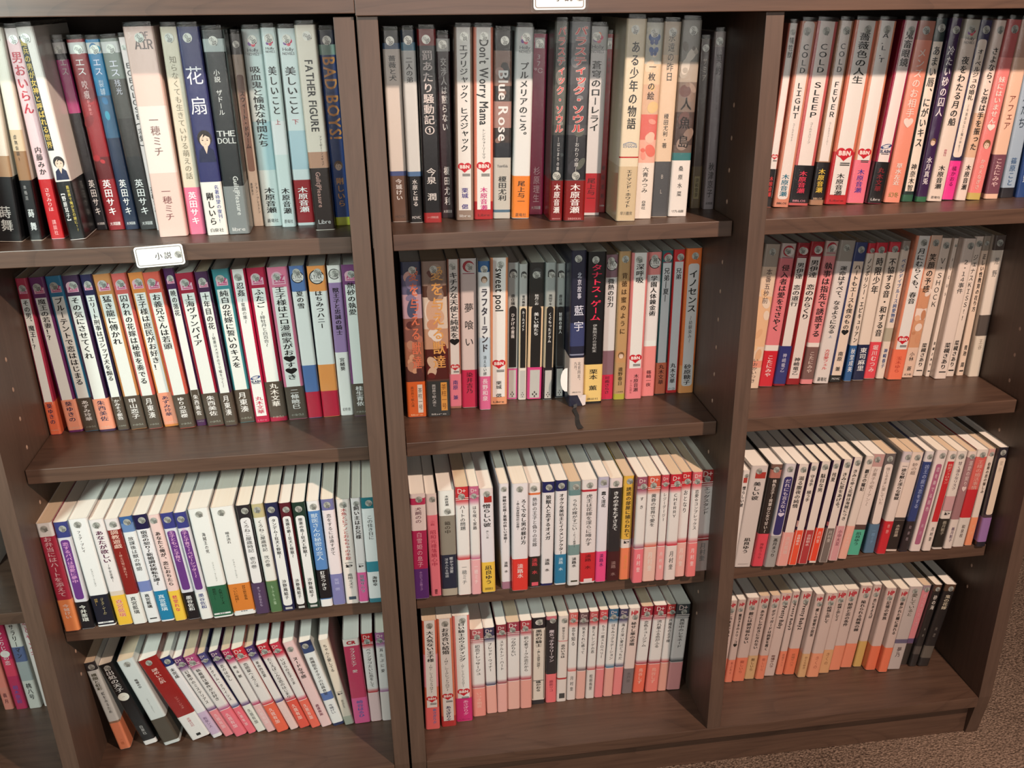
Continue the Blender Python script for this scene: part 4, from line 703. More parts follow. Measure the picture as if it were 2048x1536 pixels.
-364.3 51.0 22.2 153.5 -47.3|C=f2f2f2;O=.7,.985,1d2130;T=フェア・プレイ,333,.1,.3,.2,-.1,n;X=ジョシュ・ラニヨン,777,.45,.62,.12,0,n;A=『フェア・ゲーム』,d8c890,.72,.9,.2,.1,n;Y=続篇！！,c8a860,.73,.8,.2,-.2;U=■■,eee,.955,.97;n=thick white book
-341.8 50.0 17.5 151.3 -60.6|C=f0eaea;G=.67,.71,e0d0c0;O=.71,1,f2c444;T=あなたが欲しい,5c2048,.1,.4,.55,0,;X=～平安巫艶～,555,.41,.58,.2,0,n;A=真宮藍璃,e06830,.75,.92,.5;V=f0eaea
-324.1 48.9 16.1 151.1 -63.0|C=8c2420;G=.0,.1,ece4e4;O=.705,1,eeeeea;T=調教遊戯,f0c8b8,.1,.27,.6;X=～紳士は嘘に濡れる～,f0b8a8,.3,.55,.25,0,n;A=真宮藍璃,333,.73,.9,.45
-307.1 49.5 15.4 152.6 -66.9|C=eef0f2;G=.0,.06,3c64a0/.06,.14,6c8cbc/.6,.7,7c8cc4;T=放課後は獣の時間,333,.18,.5,.45,0,n;A=真宮藍璃,333,.72,.86,.4;G2=0;U=■■■,333,.955,.965
-290.6 49.5 16.6 153.5 -66.7|C=f0eef2;G=.0,.13,1e1c48;O=.705,.985,1f84b0;T=宿恋の契り～新婚調伏師転生譚～,222,.14,.65,.5;A=真宮藍璃,e0f0f8,.74,.9,.5
-274.6 48.1 13.9 152.7 -66.5|C=f2d4d0;O=.71,1,f4cc4c;T=あなたと俺が、恋におちたら,222,.15,.66,.5;A=愁堂れな,d83c6c,.75,.91,.45
-258.0 48.6 15.5 153.6 -75.6|pk;C=e0e0ea;G=.0,.14,3c4088;O=.74,1,1e1c20;T=王子ともっと子育て,f0b8e4,.16,.45,.45;A=墨谷佐和,efefef,.77,.92,.5
-242.2 46.0 14.5 154.3 -74.8|pk;C=e4e4ec;G=.0,.14,3c4088;O=.74,1,f0f0ee;T=王子と子育て～ベビーシッター～,f0b8e4,.14,.6,.45;A=墨谷佐和,2c3c80,.75,.9,.5
-222.3 46.3 24.1 157.1 -63.2|C=f2f3f1;O=.7,.985,286448;T=海賊王の死,333,.21,.4,.18,0,n;X=ジョシュ・ラニヨン,888,.48,.66,.1,.1,n;A=人気シリーズ,10241a,.73,.88,.2,.15;Y=最新作！！,10241a,.72,.83,.2,-.15;U=■■,eee,.955,.97;n=thick white book
-195.7 47.3 27.3 156.4 -56.5|C=f2f2f0;O=.7,.97,dc8438;T=暗き流れ,333,.22,.33,.18,0,n;X=ジョシュ・ラニヨン,888,.47,.65,.1,0,n;A=ＭＭ小説の金字塔,3c2010,.72,.86,.2,.2;Y=ついに完結！,3c2010,.73,.88,.2,-.2;U=■■,eee,.955,.97;n=thick white book
-173.3 46.3 16.7 157.1 -41.1|C=28262c;P=.11,.71,.72,f0eef0,0,r;O=.705,1,544060;T=くろねこ屋歳時記　壱の巻,333,.13,.57,.45,0,n;A=きっとあなたも,c8b8d4,.74,.93,.25,0,n
-156.5 47.6 14.4 156.6 -42.6|C=c8bc90;G=.12,.7,efeeea;O=.705,1,5a7c54;T=くろねこ屋歳時記　弐の巻,444,.14,.57,.45,0,n;A=もふもふ猫,c8e0c0,.74,.93,.25,0,n
-141.0 47.8 15.8 156.7 -36.8|wl;C=23284e;T=タンデム～狂犬と野獣～,222;A=沙野風結子,222
-125.1 47.9 13.9 155.1 -36.4|wl;C=5c1c28;T=落園の鎖～狂犬と野獣～,222;A=沙野風結子,222;G=.8,1,2c2628
-109.8 48.1 15.9 154.4 -31.5|wl;C=1e3a30;T=堕楽の島～狂犬と野獣～,222;A=沙野風結子,222
-93.3 49.6 15.1 153.7 -26.4|C=5c8cc8;G=.0,.09,f2f0f0/.93,1,f2f0f0;O=.64,.92,1d1b20;T=獣医さんの秘密の恋人,d0e4f8,.11,.55,.6;A=釘宮つかさ,efefef,.65,.84,.42
-77.5 51.2 15.7 153.9 -15.9|C=f0e4e8;G=.0,.1,7878a8;O=.7,1,8484b8;T=恋をするには遠すぎて,555,.13,.52,.4,0,n;A=栗城　偲,b8b8e0,.74,.86,.4
-60.6 51.2 16.5 152.1 -2.7|C=f0e6e0;T=木魚とピアノとおもちゃの手錠,b83838,.08,.57,.45,0,n;A=高岡ミズミ,333,.7,.85,.4,0,n;M=bug,.63;U=■■,456,.93,.96
-46.0 50.2 11.8 153.0 3.1|C=f0eaea;O=.7,.985,ee6aa8;T=飼い主はお兄様,222,.07,.38,.6;A=斑鳩サハラ,305070,.72,.9,.5;M=bug,.64;V=f0eaea
-30.1 48.9 18.0 153.1 -0.2|C=eef0f0;G=.0,.1,1c7480/.6,.7,388ea0/.96,1,3c8494;T=この佳き日に,444,.16,.39,.4,0,n;A=海野幸,333,.74,.84,.35
@B3 229.6
28.3 47.0 19.3 153.5 16.1|C=ecdcda;G=.04,.1,c0305c/.34,.71,b42458;O=.705,1,5c2c78;T=犬飼のの,6c2c48,.12,.27,.45,0,n;X=白雪姫の息子,f4b8c8,.35,.69,.4,0,ns;A=大人のピュア文庫フェア,d0a8e0,.73,.92,.25,0,n;G2=0
47.6 50.3 13.5 150.3 -0.1|C=f08090;G=.0,.2,ecdcd8;T=小説,d04c64,.25,.3,.4,0,n;X=昭和元禄落語心中,c03c58,.34,.7,.6,0,n;A=講談社,400,.93,.98,.35
65.3 48.6 20.7 154.1 8.8|C=8c8478;G=.0,.23,ecece8/.93,1,b0a494;O=.6,.93,22283c;T=箱の中,3c342c,.28,.4,.4,0,n;X=木原音瀬,333,.04,.14,.25,0,n;A=暖かで深愛,c8c8cc,.62,.78,.24,.15;Y=深あふれる物語,c8c8cc,.63,.82,.24,-.15;K=.19
84.7 46.6 16.8 158.9 8.0|dp;C=c83038;T=ハートの問題,222,.16,.39;A=一穂ミチ,888;O=.67,1,ece2de
99.9 45.4 12.4 158.9 7.5|dp;C=c86a8c;T=はな咲く家路,222,.17,.39;A=一穂ミチ,f6dcdc;O=.67,1,eeb0b4
116.5 47.9 17.6 153.2 -0.0|C=e6e0e6;G=.0,.06,e8dcdc;P=.07,.13,.55,b0302c,.1;O=.7,1,eec44c;T=憎らしい彼,333,.14,.36,.6;X=美しい彼,888,.39,.47,.2,0,n;A=凪良ゆう,333,.73,.92,.55;U=徳間書店,333,.95,.98
140.3 51.9 12.3 156.2 -3.4|C=e8e2e6;T=神獣の花嫁～黒狐の妖しい求婚～,333,.11,.55,.4;A=淡路　水,444,.73,.84,.4;G=.93,1,a8788c
157.4 45.0 21.0 158.0 13.4|C=eae4e8;O=.695,1,e03c34;T=ろくでなし男の躾け方,222,.14,.56,.34,.2;X=～美人刑事降臨攻防の受難～,333,.15,.42,.2,-.15;A=淡路水,efe0dc,.74,.88,.4
177.4 49.7 15.8 154.7 7.4|C=e6e2e8;G=.0,.09,efe8e6/.09,.11,e07c50;O=.695,1,2c2622;T=熱砂の王子と偽りの花嫁,444,.13,.6,.4,0,n;A=淡路　水,d84850,.71,.87,.5;U=■■■,e06070,.95,.985
194.0 50.9 16.4 154.1 18.4|C=e8e2e4;G=.0,.1,20245c/.98,1,20245c;T=狼獣人と恋するオメガ,222,.12,.55,.45;A=淡路　水,333,.73,.86,.4
212.2 49.9 15.6 155.5 8.7|C=e8e2e4;G=.0,.1,20245c;O=.7,.985,2c7ca4;T=オタクな美坊主とイクメンアクター,222,.12,.7,.42;A=淡路　水,cfe4ee,.73,.86,.4
229.3 45.5 15.9 154.6 3.1|C=e6e2e2;G=.0,.08,8ca0a0/.08,.13,6c8e90/.6,.7,7c9898;T=うちの嫁がすごい,333,.16,.46,.45,0,n;X=～だって龍神～,444,.47,.62,.22,0,n;A=淡路水,222,.72,.82,.4;U=■■,443,.95,.965
248.4 48.0 20.6 154.0 5.8|C=e8dfe0;G=.0,.09,e8e0e0/.09,.11,b82838;O=.695,.985,cc2c34;T=虎王は花嫁を淫らに啼かす,333,.13,.63,.42,0,n;A=淡路　水,601018,.71,.86,.5;U=■■■,f0d8d8,.955,.985
266.3 47.9 14.3 156.6 10.1|C=e6e0e8;G=.0,.1,c0bcd0;O=.7,1,f0508c;T=蠢く淫花,222,.13,.28,.45;A=淡路水,602060,.72,.85,.4
283.0 47.9 17.0 153.4 8.1|C=2c2a2e;G=.0,.09,ecdcdc;O=.705,1,481c20;T=きみの手をたずさえて,efefef,.12,.5,.45;A=淡路　水,a0807c,.8,.95,.4
299.1 48.0 14.2 155.2 12.1|C=e8b84c;G=.6,.69,ecdcd4;O=.685,1,f08860;T=誘惑の部屋に捕らわれて,3c3828,.1,.58,.5;A=あさひ,e0a050,.75,.9,.35,0,n;M=bug,.63
313.8 36.9 13.7 157.8 12.1|dp;C=a05870;T=すき,333,.16,.31,.4,0,ns;A=月村奎,f8d8d8;O=.67,1,f07c88
329.8 38.4 17.4 157.2 12.4|dp;C=d85c48;T=黄昏の世界で愛を,333,.16,.47;A=月村奎,eee0d8;O=.67,1,eec4b8
344.7 38.7 10.6 157.4 11.9|dp;C=cc4c5c;T=レジーデージー,333,.16,.43;A=月村奎,f4dcd8;O=.67,1,f0a4a4
358.3 36.5 15.5 158.1 11.9|dp;C=cc2438;T=ＣＨＥＲＲＹ,333,.17,.4;A=月村奎,666;O=.67,1,ecdcd8
373.7 42.6 13.9 157.0 11.3|dp;C=d02c34;T=おとなり,333,.16,.38;A=月村奎,f0dcd4;O=.67,1,eeb8b0
388.7 40.1 13.4 157.1 5.8|dp;C=dc6c74;T=恋愛☆コンプレックス,333,.16,.54;A=月村奎,f8dcdc;O=.67,1,f08484
406.9 51.8 20.8 153.1 1.9|dp;C=a02c30;T=エッグスタンド,333,.16,.43;A=月村奎,777;O=.69,1,b4a4a0
@C3 229.6
448.0 48.5 9.4 149.4 69.4|C=ece4e0;P=.07,.12,.55,b8443c;T=憎らしい彼,333,.15,.36,.5;A=凪良ゆう,333,.75,.9,.45
465.1 50.6 23.7 153.2 79.1|C=dcd2ce;P=.06,.12,.6,b43c34,.1;T=美しい彼,333,.15,.33,.5;A=凪良ゆう,222,.7,.86,.45;U=一,333,.96,.98
485.8 48.5 16.1 154.8 92.7|C=2c2422;G=.0,.04,7c5c50/.05,.13,b87468;O=.67,1,e04c5c;T=桃色王子～将軍は乙女で甘い～,eadcd4,.14,.66,.35;A=神香うらら,78202c,.76,.92,.35,0,n
502.2 44.3 15.7 156.3 94.9|C=d8d0d4;P=.12,.68,.72,34306c,0,r;G=.69,1,a8a4a2;T=だれにも言えない♥,dcd0e4,.14,.5,.5;A=髙月まつり,444,.71,.9,.42
519.3 44.2 16.5 154.1 99.3|C=3c2442;P=0,1,.76,eadcd4;O=.66,1,eca8a0;T=溺る腹夜の純情,222,.11,.42,.5;A=真宮藍璃,e8c4bc,.7,.88,.4;G=.95,.97,222
534.5 44.5 12.8 155.1 101.2|C=3c2442;P=0,1,.76,eadcd4;G=.56,.62,f0b8b0;O=.65,1,f0583c;T=守る手　縋う手,222,.11,.37,.5;A=杏野朝水,f8dcd4,.69,.8,.4
549.3 44.8 14.8 155.3 104.2|C=3c2442;P=0,1,.76,eadcd4;O=.66,1,b83c40;T=駄目な男,222,.11,.29,.5;A=杏野朝水,f0c8c4,.7,.82,.4
563.5 45.2 12.6 155.5 112.5|C=3c2442;P=0,1,.76,eadcd4;O=.65,.98,f04c34;T=残夏,222,.11,.2,.5;A=月村奎,f4c8bc,.68,.8,.4
578.6 44.1 14.4 156.4 109.1|C=3c2442;P=0,1,.76,eadcd4;G=.6,.64,c06c70;O=.66,1,7c706c;T=きみに星をあげる。,222,.12,.48,.5;A=月村奎,d0c4bc,.68,.8,.4
593.9 45.8 14.2 157.4 106.2|C=3c2442;P=0,1,.76,eadcd4;O=.655,1,dca0a4;T=きみとゆく花嫁は海賊につき,222,.11,.6,.45;A=小中大豆,884858,.69,.85,.4
608.5 47.6 12.6 157.1 130.7|C=eadad0;O=.67,1,f0b4a4;T=覇王の寵妃,222,.12,.33,.5;A=小中大豆,f0ccc0,.74,.88,.4;G=.95,.965,333
627.1 54.5 19.1 155.0 114.8|C=eadad2;G=.0,.12,c8a09c/.69,.75,5c4440;O=.74,1,58b89c;T=お菓子の家～アン～,a8988f,.13,.5,.35,0,n;A=凪良ゆう,1c4c44,.76,.9,.5
651.9 56.6 15.7 153.2 72.4|C=6c6464;P=.1,.7,.76,ecdcd4,0,r;O=.7,1,5c7c98;T=信じるままに愛していた,887870,.13,.5,.4,0,n;A=一穂ミチ,78a0c4,.75,.9,.35
667.2 51.1 14.0 157.2 107.2|C=ecdcd4;G=.0,.1,d8ccd0;O=.67,1,d02c38;T=一途な獣と淫らな蜜獄,222,.12,.46,.55;A=杏野,f0a8a4,.69,.8,.3
684.6 55.6 18.3 152.7 106.9|C=ecd8cc;G=.65,.68,403c3c;O=.68,.98,2c2524;T=砂の庭,8c7c74,.1,.22,.45,0,n;A=木原音瀬,c8b8a8,.72,.85,.35
701.7 52.7 12.7 154.2 99.6|C=34447c;G=.0,.1,e4dcdc;O=.69,1,30282c;T=凶王の庭で恋をする,a8b4dc,.12,.56,.5;A=和泉桂,a09098,.72,.9,.3
717.7 50.0 16.5 155.6 98.0|C=ecdcd8;P=.13,.93,.5,b46888,0,r;T=恋を奏でる音色,e8c8d0,.15,.6,.3;A=義月,d8a8bc,.7,.85,.25
734.4 48.7 13.1 154.0 88.0|C=ecdcd4;P=.1,.7,.7,cc2c34;T=純愛フェロモン,f0a89c,.12,.32,.5;A=月村奎,444,.75,.9,.35,0,n
751.6 50.4 15.6 151.7 74.8|C=e8dcd4;G=.45,.6,d0a4a8;O=.68,.98,2c2824;T=甘く淫らなリスク,68505c,.1,.39,.4,0,n;A=義月粧子,b0a898,.7,.85,.4;M=bug,.63
766.5 49.4 12.7 150.8 72.9|C=a87c80;G=.0,.06,ecd8d0;O=.69,1,e6d8d0;T=溺愛の契り♥,e8d0cc,.09,.4,.45;A=義月粧子,604868,.77,.93,.4
783.1 51.2 17.5 151.0 68.2|C=cc3038;G=.0,.07,e8dcd4/.07,.4,dc6860;O=.69,1,e0d6ce;T=王様の婚活事情,f0b0a4,.1,.4,.5;A=和泉桂,604c48,.76,.9,.3
799.8 53.0 11.0 150.3 55.0|C=ecdcd0;G=.0,.07,d8a8a0;O=.7,1,f49c74;T=伯爵の恋の愉しみ,5c5048,.13,.45,.4;A=義月,f4b890,.76,.9,.3
815.8 47.2 14.2 154.3 35.8|C=2e2a34;P=.1,.67,.7,ecd8c4,0,r;G=.67,.7,504048;O=.7,.95,a078b0;T=蜜月,c8b8a8,.12,.25,.35,0,n
@A4 0.0
-389.7 91.6 14.9 149.5 -142.4|C=d8dcda;G=.0,.09,2e2c30/.67,.7,a07c64;O=.69,1,f0936c;T=横顔と虹彩,4c4c30,.12,.31,.5;X=虹をみるため,333,.33,.58,.3,.1;A=一穂,d07850,.87,.95,.3,0,n;n=leaning white paperback
-355.8 94.8 18.5 144.6 -263.0|C=17171a;G=.95,1,e8e8e8;T=日出処の天子,f0f0f0,.03,.34,.6;X=白泉社,c8c8c8,.76,.88,.3;M=dot,.4;n=leaning black paperback with a white disc
-326.5 89.9 22.4 151.2 -264.3|C=d4dcdc;O=.69,.965,50483e;T=暗闇の中,555,.22,.33,.2,0;X=ジャン・コクトー,888,.45,.62,.12,0,n;U=■,ddd,.975,.985;n=thick leaning grey paperback
-288.1 93.6 26.4 149.6 -355.5|C=98201f;O=.705,1,ecebea;T=謎めいた肌,eec8c0,.12,.3,.45;X=ジャン・ジュネ,e0a8a0,.48,.63,.2,.1,n;A=■,222,.93,.97,.3;Y=泥棒日記,c05060,.74,.85,.2,0,n;n=leaning red paperback
-266.2 94.0 13.8 150.1 -354.2|C=ecebee;G=.0,.1,23306c;O=.68,.96,d0b8d4;T=未完成,333,.13,.25,.45;A=和泉シス,7c5c80,.74,.88,.4
-249.8 94.0 13.4 148.5 -364.8|dp;C=6c3c74;T=幻霧中のミステリアス,222,.16,.58;A=久我有加,f8d0d4;O=.67,1,ee9098
-233.5 91.3 16.0 151.1 -359.6|dp;C=b04c80;T=執着屋は事件がお好き,222,.16,.55;A=久我有加,f8d4d8;O=.67,1,f07888
-218.9 94.5 10.5 151.1 -354.9|dp;C=4c4c80;T=マグナム・クライシス,222,.16,.58;A=久我有加,f8d4d4;O=.67,1,f07484
-205.9 96.2 12.9 150.5 -334.0|dp;C=583c70;T=恋のはなし,222,.16,.36;A=久我有加,666;O=.67,1,ecece4
-192.1 93.9 12.4 152.0 -311.0|dp;C=b83460;T=眠る獣,222,.18,.34,.4,0,ns;A=久我有加,f8e0e0;O=.67,1,eec0c0
-176.5 90.9 16.2 154.0 -306.7|dp;C=d02c3c;T=恋惑星へようこそ,222,.17,.46;A=久我有加,f8d8d0;O=.67,1,f06c50
-160.7 93.5 11.6 154.0 -312.4|dp;C=4c3c74;T=革命的恋愛,222,.17,.36;A=久我有加,f8dcd8;O=.67,1,eed0cc
-146.1 94.5 15.4 154.1 -295.3|dp;C=c03040;T=たとえばこんな恋のはじまり,222,.16,.64;A=久我有加,f8dcd0;O=.67,1,e65c4c
-130.7 92.5 12.8 154.9 -282.2|dp;C=cc3850;T=いばらの王子さま,222,.17,.48;A=久我有加,f8d8d0;O=.67,1,f0705c
-115.9 92.3 15.0 153.7 -259.2|C=f0d0d0;T=ヌードな予感,333,.17,.42,.5;A=高遠春加,884058,.73,.87,.35;K=.08
-99.2 91.9 16.0 151.0 -225.1|C=ecf0f0;G=.0,.06,28345c/.06,.13,384c78/.6,.69,5c78b4/.97,1,28345c;T=高機能系オタクの社員食堂,444,.18,.63,.4,0,n;A=今城けい,335,.74,.86,.4,0,n
-83.9 91.6 13.1 149.9 -159.6|C=ece0d0;G=.9,1,bcc0b0;T=ちゃんと愛してる,333,.05,.37,.45,0,n;A=ありがとう,333,.7,.8,.3,0,n;M=bug,.63;K=0
-65.4 92.1 22.4 145.3 -39.0|C=d04468;G=.0,.08,f0e4de;O=.69,1,ee68a0;T=ラブスクエア　愛,f0e0dc,.1,.39,.35;A=崎谷はるひ,4c68b0,.72,.93,.42;K=0;M=cr,.04;n=thick magenta paperback
-45.9 93.0 15.5 151.0 -21.5|dp;C=c02830;T=ベランダづたいに恋をして,333,.16,.6;A=,888;O=.67,1,eccdcd
-30.7 92.2 13.8 151.2 -2.5|dp;C=a86898;T=耳たぶに愛,333,.16,.45,.4,0,ns;A=,888;O=.67,1,e8dcd8
@B4 0.0
32.7 62.6 20.1 183.5 19.8|bb;C=dc6a50;G=.3,.6,ec90a0;O=.79,1,f07070;T=大人気ない王子様,111,.09,.37,.5;X=～Ｍｒ．シークレットフロア～,222,.39,.65,.3,0,n;A=あさぎり夕,4878b8,.8,.95,.3,.15
55.8 65.1 20.8 182.6 5.4|bb;C=e08060;G=.9,1,c83838;T=お見合い結婚,111,.08,.32,.5;X=～Ｍｒ．シークレットフロア～,222,.35,.66,.3,0,n;A=あさぎり夕,302c5c,.8,.95,.4
78.6 72.1 23.5 180.1 4.6|bb;C=e88880;O=.77,1,d42878;T=白い騎士のウエディング,111,.06,.42,.5;X=～Ｍｒ．シークレットフロア～,222,.44,.66,.26,0,n;A=あさぎり夕,f0b0cc,.79,.94,.4,.1;U=Libre,8c1848,.97,.985
100.9 79.3 18.7 150.3 0.1|dp;C=b86068;T=初恋ドレッサージュ,222,.17,.52;A=いつき朔夜,f4c0b0;O=.67,1,f0988c
119.2 82.8 15.3 148.3 -5.6|dp;C=3c3c5c;T=ブレッド・ウィナー,222,.17,.5;A=,888;O=.67,1,f0b0a4
134.6 82.5 14.3 151.6 6.8|dp;C=983c48;T=スケルトン・ハート,222,.17,.51;A=,888;O=.67,1,f0b4ac
151.4 86.4 18.3 151.1 9.1|dp;C=a03c50;T=つながりたい,222,.17,.38;A=,888;O=.67,1,ecb8ac
169.4 85.7 16.3 152.0 8.6|dp;C=b43c48;T=初心者マークの恋だから,222,.17,.57;A=,888;O=.67,1,eca89c
187.9 91.6 19.8 150.8 12.6|C=e4d8cc;G=.0,.12,28262c/.95,1,28262c;T=黒豹の騎士,222,.13,.33,.5;X=～美しき提督の誘惑～,444,.35,.58,.25,0,n;A=橘かおる,333,.72,.85,.45;G2=0;M=gg,.05
207.1 91.9 15.4 151.0 7.2|C=2e2a2e;G=.0,.04,d87c88;O=.66,1,ee7478;T=魔女っ子サラリーマン,ecdce4,.15,.52,.5;A=鹿能リコ,a04050,.73,.87,.4
222.5 91.7 14.5 149.2 19.5|C=e8dcd6;G=.28,.288,d06c70/.715,.735,b83c3c;T=恋のいろは,333,.32,.48,.45;X=御堂なな子,555,.12,.27,.3,0,n;U=■■,444,.9,.96
237.1 92.7 13.1 152.8 20.8|dp;C=d86c68;T=恋を知る,333,.16,.37,.45;A=月村奎,666;O=.67,1,e8dcd8
250.9 92.7 13.4 151.1 28.5|dp;C=6c5458;T=気まぐれに惑って,333,.16,.47;A=,888;O=.67,1,ecb4a8
264.9 91.5 12.8 152.0 29.9|dp;C=c85c60;T=雲とメレンゲの恋,333,.16,.47;A=松前侑里,555;O=.67,1,e6dcd8
278.0 91.7 12.4 152.9 37.2|dp;C=d4545c;T=もう一度ストロベリー,333,.16,.54;A=,fcc;O=.67,1,ee8c90
292.0 91.6 13.8 153.0 40.9|dp;C=3c6c90;T=はちみつグラデーション,333,.16,.57;A=,888;O=.67,1,ecaca0
306.0 92.8 13.3 150.6 48.1|dp;C=4c4868;T=海より深い愛はどっちだ,333,.16,.58;A=,888;O=.67,1,ee8c8c
321.5 93.7 16.1 149.1 49.8|C=e8d2cc;O=.7,1,807476;T=秘せし華の求婚,333,.15,.43,.5;A=水戸泉,5c5456,.74,.87,.4,0,n;M=hp,.05;K=.1
338.7 93.2 17.2 150.8 58.9|dp;C=a83444;T=恋色ミュージアム,333,.16,.46;A=鳥谷しず,f4c0b0;O=.67,1,f07058
358.2 91.1 18.4 151.7 52.8|dp;C=a42c3c;T=流れ星ふる恋がふる,333,.16,.48;A=鳥谷しず,f4b8a8;O=.67,1,f08478
374.3 90.8 12.8 151.9 53.3|dp;C=c04040;T=戸籍係の王子様,333,.16,.43;A=,888;O=.67,1,e8a898
391.6 90.3 20.6 150.3 54.7|dp;C=3c4448;T=真夜中のレモネード,333,.16,.5;A=,888;O=.67,1,eca4a4
@C4 0.0
464.4 94.3 14.2 145.5 72.1|hb;O=.7,1,f09078;T=このままではいられない,222,.15,.6
478.1 93.2 11.8 146.4 72.0|hb;O=.72,1,f08c70;T=龍宮さまのトリ・コ♥,222,.16,.56;A=水上ルイ,b05844
493.6 92.8 18.2 148.0 79.9|hb;O=.71,1,f08868;T=敵には絶対吸わない,222,.16,.54;A=剛しいら,b85840
511.3 95.3 16.0 147.5 83.6|hb;O=.71,1,dcb484;T=あなたしか好きになれない,222,.16,.63;A=剛しいら,7c5c38
526.9 92.7 14.1 148.3 87.7|hb;O=.71,1,f09070;T=ボディガードは純愛を貫く,222,.16,.65;A=剛しいら,c86c54
543.6 97.6 18.1 147.1 98.2|hb;T=Pretty Baby,222,.15,.42,.4,0,r;A=斑鳩サハラ,845c54
560.1 98.1 11.2 148.1 89.0|hb;O=.71,1,f08c6c;T=Pretty Baby3,222,.14,.45,.4,0,r;A=斑鳩サハラ,c07054
574.8 95.7 17.0 148.1 93.5|hb;O=.68,1,ee805c;T=Pretty Baby2,222,.14,.45,.4,0,r;A=斑鳩サハラ,b86848
590.8 86.4 13.2 147.7 93.2|hb;O=.71,1,dfb080;T=癒しの冒愛小説家,222,.16,.5;A=かくらゆき,9c7048
607.3 83.7 18.7 149.2 96.7|hb;O=.71,1,f0a07c;T=結城と恋して,222,.15,.35;A=きくの,c8785c
627.6 90.3 17.9 147.5 89.5|hb;O=.71,1,e4ac7c;T=結城と恋して２,222,.15,.36;A=きくの,b07c54
646.7 94.4 19.4 145.0 89.5|hb;O=.69,1,f09474;T=秘密と恋の条件,222,.16,.45
667.0 97.4 19.1 146.5 105.9|hb;O=.7,1,f09070;T=陥れられる純情の棘,222,.17,.55
685.3 96.6 13.5 147.0 95.3|hb;O=.68,1,d8b068;T=恋にまよえば,222,.16,.4
701.3 85.7 16.7 146.3 95.8|hb;O=.7,1,f07c58;T=記憶の家族,222,.15,.38
717.6 78.0 14.8 148.1 95.8|hb;O=.7,1,f4805c;T=暴かれた瞳に溺れる,222,.15,.54
736.8 81.4 22.1 147.6 100.3|C=c8bab6;G=.63,.68,6c6480;T=愛していると,554,.08,.35,.45,0,n;A=夢乃,766,.72,.85,.35
755.6 88.9 14.2 143.2 123.8|C=e08c94;G=.0,.06,a49098/.66,.72,685478;O=.72,1,38302c;T=君にあげたい恋,f4c0c4,.1,.5,.35,0,n
769.5 83.7 12.3 146.1 127.5|C=2c2828;G=.0,.08,5c4438/.75,.85,58504c;T=砂の海,e8e0d8,.12,.3,.5;X=片恋,a8a098,.5,.65,.25,0,n
785.4 81.2 18.0 146.1 146.4|C=2a2626;G=.0,.08,604838/.75,.9,686058;T=鬼の花嫁,e0d4bc,.12,.3,.5;X=片恋,988f88,.5,.65,.25,0,n
@D4 0
-575.5 206 13.5 195 -20|C=e88878;G=.8,1,e08c7c;T=夜明けの恋,fff,.1,.4,.5;A=義月,804040,.84,.95,.4
-557.5 204 16 196 -22|C=c42c5c;G=.55,.7,e04060;T=ひとりじめの恋,f4d8dc,.3,.6,.5;M=dot,.5;A=相木奈和,6c58a8,.78,.95,.45
-538.5 203 17 197 -26|C=d4d4cc;G=.45,.58,5a6a94/.58,.75,a8b0b0;T=のサラリーマン,333,.2,.55,.4;A=桃八号,333,.77,.92,.45;G2=0
-519.5 205 15 194 -28|C=e4dcd8;T=恋とヤンキー,c84868,.2,.62,.6,0,n;A=秀,c84868,.82,.95,.4
@D3 262.4
-531 160 18 185 -5|C=e4e2dc;T=白い夜,333,.2,.5,.5;A=五月,333,.8,.93,.45
"""
rows = {}; cur = None
for ln in BOOKS.strip().split('\n'):
    if ln[0] == '@': cur = ln[1:].split(); rows[cur[0]] = (float(cur[1]) / 1000, []); continue
    a, b = ln.split('|', 1); rows[cur[0]][1].append(([float(v) for v in a.split()], b))
DEP = {'A1': .128, 'B1': .124, 'C1': .122, 'A2': .118, 'B2': .118, 'C2': .118, 'A3': .118, 'B3': .118, 'C3': .118, 'A4': .112, 'B4': .112, 'C4': .112, 'D4': .128, 'D3': .128}
for row, (z, L) in rows.items():
    for i, (v, spec) in enumerate(L):
        D = DEP[row]
        if row == 'B4' and v[3] > 170: D = .118
        build_book(row, i, len(L), v[0] / 1000, v[1] / 1000, v[2] / 1000, v[3] / 1000, v[4] / 1000, D, spec, z)

